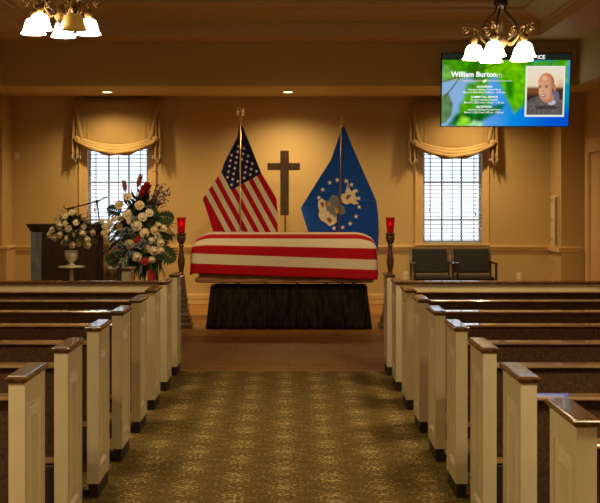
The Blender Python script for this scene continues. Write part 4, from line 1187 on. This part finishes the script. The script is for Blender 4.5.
# portrait in its pale frame
bm = NB(); box(bm, sx(525.2), sx(564.8), -.003, -.0012, sz(116.8), sz(66)); obj('portrait_border', bm, 'border', tv)
def ell(x, y, cx, cy, rx, ry): return math.hypot((x - cx) / rx, (y - cy) / ry)
def portrait(x, z):
    # coordinates of a 422 x 503 close view of the portrait
    X, Y = (PX(x) - 520) / 52 * 422, (PY(z) - 60) / 62 * 503
    c = lerp3(lin((222, 214, 196)), lin((228, 205, 170)), sm(60, 220, Y))
    c = lerp3(c, lin((200, 150, 105)), sm(285, 320, X) * sm(130, 200, Y) * .6)
    f = sm(205, 235, Y)
    c = lerp3(c, lin((120, 72, 40)), f); c = lerp3(c, lin((52, 36, 34)), sm(255, 300, Y) * f)
    c = lerp3(c, lin((60, 42, 40)), sm(280, 300, X) * sm(225, 245, Y))
    # jacket
    sh = 275 + 55 * abs((X - 205) / 150) ** 1.5
    jk = sm(sh - 4, sh + 10, Y)
    n_ = noise.noise(Vector((X * .06, Y * .035, 2)))
    c = lerp3(c, tuple(v * (1 + .7 * n_) for v in lin((92, 84, 78))), jk)
    f = (1 - sm(.92, 1.05, ell(X, Y, 285, 300, 36, 55))); c = lerp3(c, lin((100, 100, 120)), f)
    f = (1 - sm(.9, 1.05, ell(X, Y, 258, 342, 34, 24))) * (1 if X > 222 else 0); c = lerp3(c, lin((196, 200, 212)), f * .8)
    f = (1 - sm(.85, 1.05, ell(X, Y, 215, 385, 90, 16))); c = lerp3(c, lin((38, 30, 28)), f * .6)
    # neck, ear, head
    f = (1 - sm(.9, 1.05, ell(X, Y, 225, 305, 55, 45))); c = lerp3(c, lin((176, 120, 90)), f)
    f = (1 - sm(.9, 1.1, ell(X, Y, 281, 222, 12, 26))); c = lerp3(c, lin((190, 120, 80)), f)
    ex = ell(X, Y, 212, 185, 66, 80); ex2 = ell(X, Y, 206, 250, 54, 82)
    head = max(1 - sm(.94, 1.04, ex), 1 - sm(.94, 1.04, ex2))
    skin = lerp3(lin((206, 150, 116)), lin((196, 120, 66)), 1 - sm(110, 200, Y))
    skin = lerp3(skin, lin((120, 70, 44)), sm(228, 278, X) * .75)
    skin = lerp3(skin, lin((236, 190, 150)), (1 - sm(.3, 1.1, ell(X, Y, 196, 145, 34, 26))) * .6)
    skin = lerp3(skin, lin((226, 172, 144)), (1 - sm(.4, 1.1, ell(X, Y, 168, 262, 24, 30))) * .6)
    for ecx, ecy, rx, ry, cc, al in ((160, 212, 17, 5, (80, 46, 34), .8), (160, 221, 12, 6, (60, 44, 44), .85), (216, 210, 22, 5, (80, 46, 34), .8), (214, 221, 14, 6, (60, 44, 44), .85),
                                 (182, 252, 9, 8, (150, 84, 62), .6), (174, 244, 7, 26, (224, 164, 130), .5), (187, 290, 27, 14, (150, 78, 74), .8), (186, 288, 18, 5, (226, 206, 196), .8), (196, 322, 40, 12, (170, 112, 86), .5)):
        skin = lerp3(skin, lin(cc), (1 - sm(.6, 1.15, ell(X, Y, ecx, ecy, rx, ry))) * al)
    c = lerp3(c, skin, head)
    return c
picture('portrait_photo', sx(527), sx(563.2), sz(114.8), sz(67.3), 72, 94, portrait, -.0042, tv)
DG = None
def text(s, px, py, width=None, size=None, align='CENTER', name='caption_text', m='text', bold=.0):
    cu = bpy.data.curves.new('t', 'FONT'); cu.body = s; cu.align_x = align; cu.align_y = 'CENTER'; cu.offset = bold; cu.size = 1.0; cu.resolution_u = 3
    o = bpy.data.objects.new('t', cu); COL.objects.link(o)
    dg = bpy.context.evaluated_depsgraph_get(); dg.update()
    me = bpy.data.meshes.new_from_object(o.evaluated_get(dg)); bpy.data.objects.remove(o); bpy.data.curves.remove(cu)
    xs_ = [v.co.x for v in me.vertices]; wd = max(xs_) - min(xs_)
    sc_ = (width * k / wd) if width else size * k
    x0 = 0 if align == 'CENTER' else min(xs_)
    for v in me.vertices: v.co = Vector(((v.co.x - x0) * sc_ + sx(px), -.0035, v.co.y * sc_ * 1.0 + sz(py)))
    me.materials.append(M[m]); me.name = name
    r = bpy.data.objects.new(name, me); COL.objects.link(r); r.parent = tv; return r
text('William Burton', 450.5, 74.6, width=45.5, align='LEFT', name='title_text', bold=.032)
text('m', 496.6, 75.2, width=5.2, align='LEFT', name='title_text', m='textdim', bold=.02)
for s_, py, wd, bo in (('GATHERING', 86.8, 15.5, .03), ('American Heritage Funeral Home', 89.6, 33, .012), ('March 9, 2022 from 12:00 pm - 12:45 pm', 92.4, 42, .012),
                       ('COMMITTAL SERVICE', 97.0, 27, .03), ('Houston National Cemetery', 99.8, 27, .012), ('March 9, 2022 from 1:15 pm - 1:45 pm', 102.5, 40, .012),
                       ('RECEPTION', 107.0, 15.5, .03), ('American Heritage Funeral Home', 109.7, 33, .012), ('March 9, 2022 from 2:00 pm - 3:00 pm', 112.4, 39, .012)):
    text(s_, 484.3, py, width=wd, bold=bo)
text('ICE', 540.3, 57.4, width=7.4, name='header_text', bold=.03)
text('K', 485.3, 57.6, width=2.6, name='header_text', bold=.03)
bm = NB(); box(bm, sx(463), sx(481), -.0036, -.003, sz(81.15), sz(80.85)); box(bm, sx(487), sx(512), -.0036, -.003, sz(81.15), sz(80.85)); obj('divider_line', bm, 'text', tv)
bm = NB(); f = bm.faces.new([bm.verts.new((sx(a), -.0036, sz(b_))) for a, b_ in ((482.4, 82.6), (482.8, 80.6), (484.4, 79.8), (486.4, 79.6), (486, 81.4), (484.6, 82.2))]); obj('divider_leaf', bm, 'text', tv)

# ================================================================== CHANDELIERS
BULB = 16
def make_chandelier(unlit=None, ztop=4.2 - 2.55):
    """local z=0 is the rim of the shades"""
    t = thing('chandelier', 'x', 'chandelier')
    R = .19
    bm = NB(); lathe(bm, [(.012, .07), (.030, .09), (.046, .12), (.040, .15), (.022, .17), (.016, .22), (.024, .25), (.012, .28), (.009, .36), (.014, .38), (.010, .41)], n=16)
    lathe(bm, [(.001, .035), (.012, .045), (.006, .058), (.014, .07)], n=12); obj('centre_column', bm, 'gold', t, True)
    bm = NB(); lathe(bm, [(.018, .355), (.04, .37), (.052, .395), (.05, .415), (.03, .425), (.022, .455), (.034, .47), (.034, .485), (.014, .505)], n=18); obj('hub', bm, 'iron', t, True)
    bm = NB(); z = .505; i = 0
    while z < ztop - .04:
        a = i % 2 * PI / 2; n_ = 10
        tube(bm, [(math.cos(a) * .011 * math.cos(q * 2 * PI / n_), math.sin(a) * .011 * math.cos(q * 2 * PI / n_), z + .018 + .022 * math.sin(q * 2 * PI / n_)) for q in range(n_ + 1)], .003, 5)
        z += .032; i += 1
    obj('chain', bm, 'iron', t)
    bm = NB(); lathe(bm, [(.065, ztop), (.065, ztop - .012), (.04, ztop - .035), (.012, ztop - .05)], n=20); obj('ceiling_canopy', bm, 'iron', t, True)
    for i in range(5):
        a = i * 2 * PI / 5; ca, sa = math.cos(a), math.sin(a)
        P3 = lambda r, z, w_=0: (ca * r - sa * w_, sa * r + ca * w_, z)
        bm = NB(); tube(bm, curve_pts([P3(.025, .39), P3(.045, .33), P3(.11, .26), P3(.13, .20), P3(.09, .155), P3(.035, .135)], 20), .0065, 6); obj('hanger_rod', bm, 'iron', t)
        bm = NB()
        tube(bm, curve_pts([P3(.035, .13), P3(.09, .105), P3(.14, .15), P3(.165, .205), P3(.20, .215), P3(R, .19), P3(R, .165)], 26), .0075, 6)
        sp = [P3(.255 + .030 * (1 - q / 26) * math.cos(q * .42 + 2.6), .215 + .034 * (1 - q / 26) * math.sin(q * .42 + 2.6)) for q in range(27)]
        tube(bm, [P3(R, .20)] + sp, .005, 6)
        sp = [P3(.105 + .034 * (1 - q / 26) * math.cos(q * .42 + 3.6), .205 + .036 * (1 - q / 26) * math.sin(q * .42 + 3.6)) for q in range(27)]
        tube(bm, sp, .0055, 6)
        obj('scroll_arm', bm, 'gold', t)
        bm = NB(); lathe(bm, [(.014, .165), (.026, .155), (.030, .138), (.024, .122), (.017, .104)], P3(R, 0), 14); obj('socket_cup', bm, 'gold', t, True)
        bm = NB()
        pr = [(.018, .102), (.033, .100), (.046, .091), (.054, .075), (.060, .053), (.066, .030), (.073, .013), (.080, .003), (.083, 0.0)]
        lathe(bm, pr, P3(R, 0), 24, 0, cap=False)
        if i != unlit:
            lb = bpy.data.lights.new('bulb', 'POINT'); lb.energy = BULB; lb.color = (1.0, .77, .44); lb.shadow_soft_size = .02
            ob = bpy.data.objects.new('bulb', lb); COL.objects.link(ob); ob.parent = t; ob.location = P3(R, .028)
        obj('glass_shade', bm, 'amber' if i == unlit else 'shade', t, True, solid=.003)
    return t
chL = make_chandelier(4, 4.2 - 2.60); chL['label'] = 'bronze chandelier with bell shades, one of them unlit amber with a faint glow added, upper left'
zL = H + (200 - 33) * 8.0 / F
def chand_place(t, x, y, z, near_deg):
    t.location = (x, y, z)
    # arm i points at a; "near" angle measured from the camera side towards +x
    t.rotation_euler = (0, 0, math.radians(near_deg))
# photo angles (from camera side, + to the right): left unlit at +40, others every 72
chand_place(chL, at(60, 0, 8).x, 8.0, zL, -90 + 40 - 4 * 72)
chR = make_chandelier(None, 4.2 - 2.51); chR['label'] = 'bronze chandelier with five lit bell shades in front of the television'
zR = H + (200 - 59) * 8.6 / F
chand_place(chR, at(501, 0, 8.6).x, 8.6, zR, -90 + 48)
for c_ in (chL, chR): c_['group'] = 'chandeliers'
for x_, y_, w_ in ((-1.5, 3.2, 'left'), (1.5, 3.2, 'right'), (-1.5, -1.8, 'left'), (1.5, -1.8, 'right')):  # unseen chandelier copies added to fill the room with light
    dup(chR, (x_, y_, 2.51), 'unseen bronze chandelier with five lit bell shades, added for room light over the %s pews %s the camera' % (w_, 'beside' if y_ > 0 else 'behind'), math.radians(20 + 10 * y_))

# ================================================================== DOWNLIGHTS
def light(name, kind, loc, energy, col, **kw):
    d = bpy.data.lights.new(name, kind); d.energy = energy; d.color = col
    for a, b_ in kw.items(): setattr(d, a, b_)
    o = bpy.data.objects.new(name, d); COL.objects.link(o); o.location = loc; return o
WARM = (1.0, 0.72, 0.35)
def downlight(x, y, z, label, e, ang=150, rot=0):
    t = thing('recessed_downlight', label, 'ceiling light', (x, y, z), group='recessed downlights')
    bm = NB(); lathe(bm, [(.062, .0), (.085, -.008), (.092, -.004), (.092, 0)], n=24, cap=False); obj('trim_ring', bm, 'trim', t, True)
    bm = NB(); lathe(bm, [(.001, -.004), (.060, -.004), (.062, -.001)], n=24); obj('lens', bm, 'lens', t)
    l = light('downlight_lamp', 'SPOT', (x, y, z - .03), e, WARM, spot_size=math.radians(ang), spot_blend=1.0, shadow_soft_size=.06 if z < 3.5 else .3)
    l.rotation_euler = (rot, 0, 0)
    return t
E = 140
downlight(at(107, 0, 16.8).x, 16.8, ZS - .0005, 'recessed ceiling light above the left window', E)
downlight(at(288, 0, 16.8).x, 16.8, ZS - .0005, 'recessed ceiling light above the cross', E * 1.15)
downlight(at(471, 0, 16.8).x, 16.8, ZS - .0005, 'recessed ceiling light above the right window behind the television', E)
for x_, w_ in ((-2.0, 'left'), (0.0, 'middle'), (2.0, 'right')):
    downlight(x_, 11.5, 4.1995, 'recessed light in the tray ceiling before the casket, %s one of three' % w_, 520, 56, math.radians(51))
for c_, x_, y_, z_ in ((0, chL.location.x, 8.0, zL), (1, chR.location.x, 8.6, zR)):
    pass

light('candle_glow', 'POINT', (at(181.3, 0, 14.5).x, 14.5, 1.25), .3, (1, .2, .08), shadow_soft_size=.02)

# ================================================================== WORLD, CAMERA
w = bpy.data.worlds.new('sky'); S.world = w; w.use_nodes = True
bg = w.node_tree.nodes['Background']; bg.inputs['Color'].default_value = (0.80, 0.90, 1.0, 1); bg.inputs['Strength'].default_value = 2.0
cam = bpy.data.cameras.new('camera'); co = bpy.data.objects.new('camera', cam); COL.objects.link(co)
co.location = (0, 0, H); co.rotation_euler = (PI / 2, 0, 0)
cam.sensor_width = 36; cam.lens = 36 * F / 600
cam.shift_x = (300 - CX) / 600; cam.shift_y = -(251.5 - CY) / 600
cam.clip_end = 100
S.camera = co
S.view_settings.view_transform = 'Standard'
try: S.view_settings.look = 'None'
except Exception: pass
S.view_settings.exposure = 0.08; S.view_settings.gamma = 1.0; S.view_settings.use_curve_mapping = False
S.cycles.use_denoising = True
S.cycles.max_bounces = 8; S.cycles.diffuse_bounces = 5; S.cycles.sample_clamp_indirect = 6
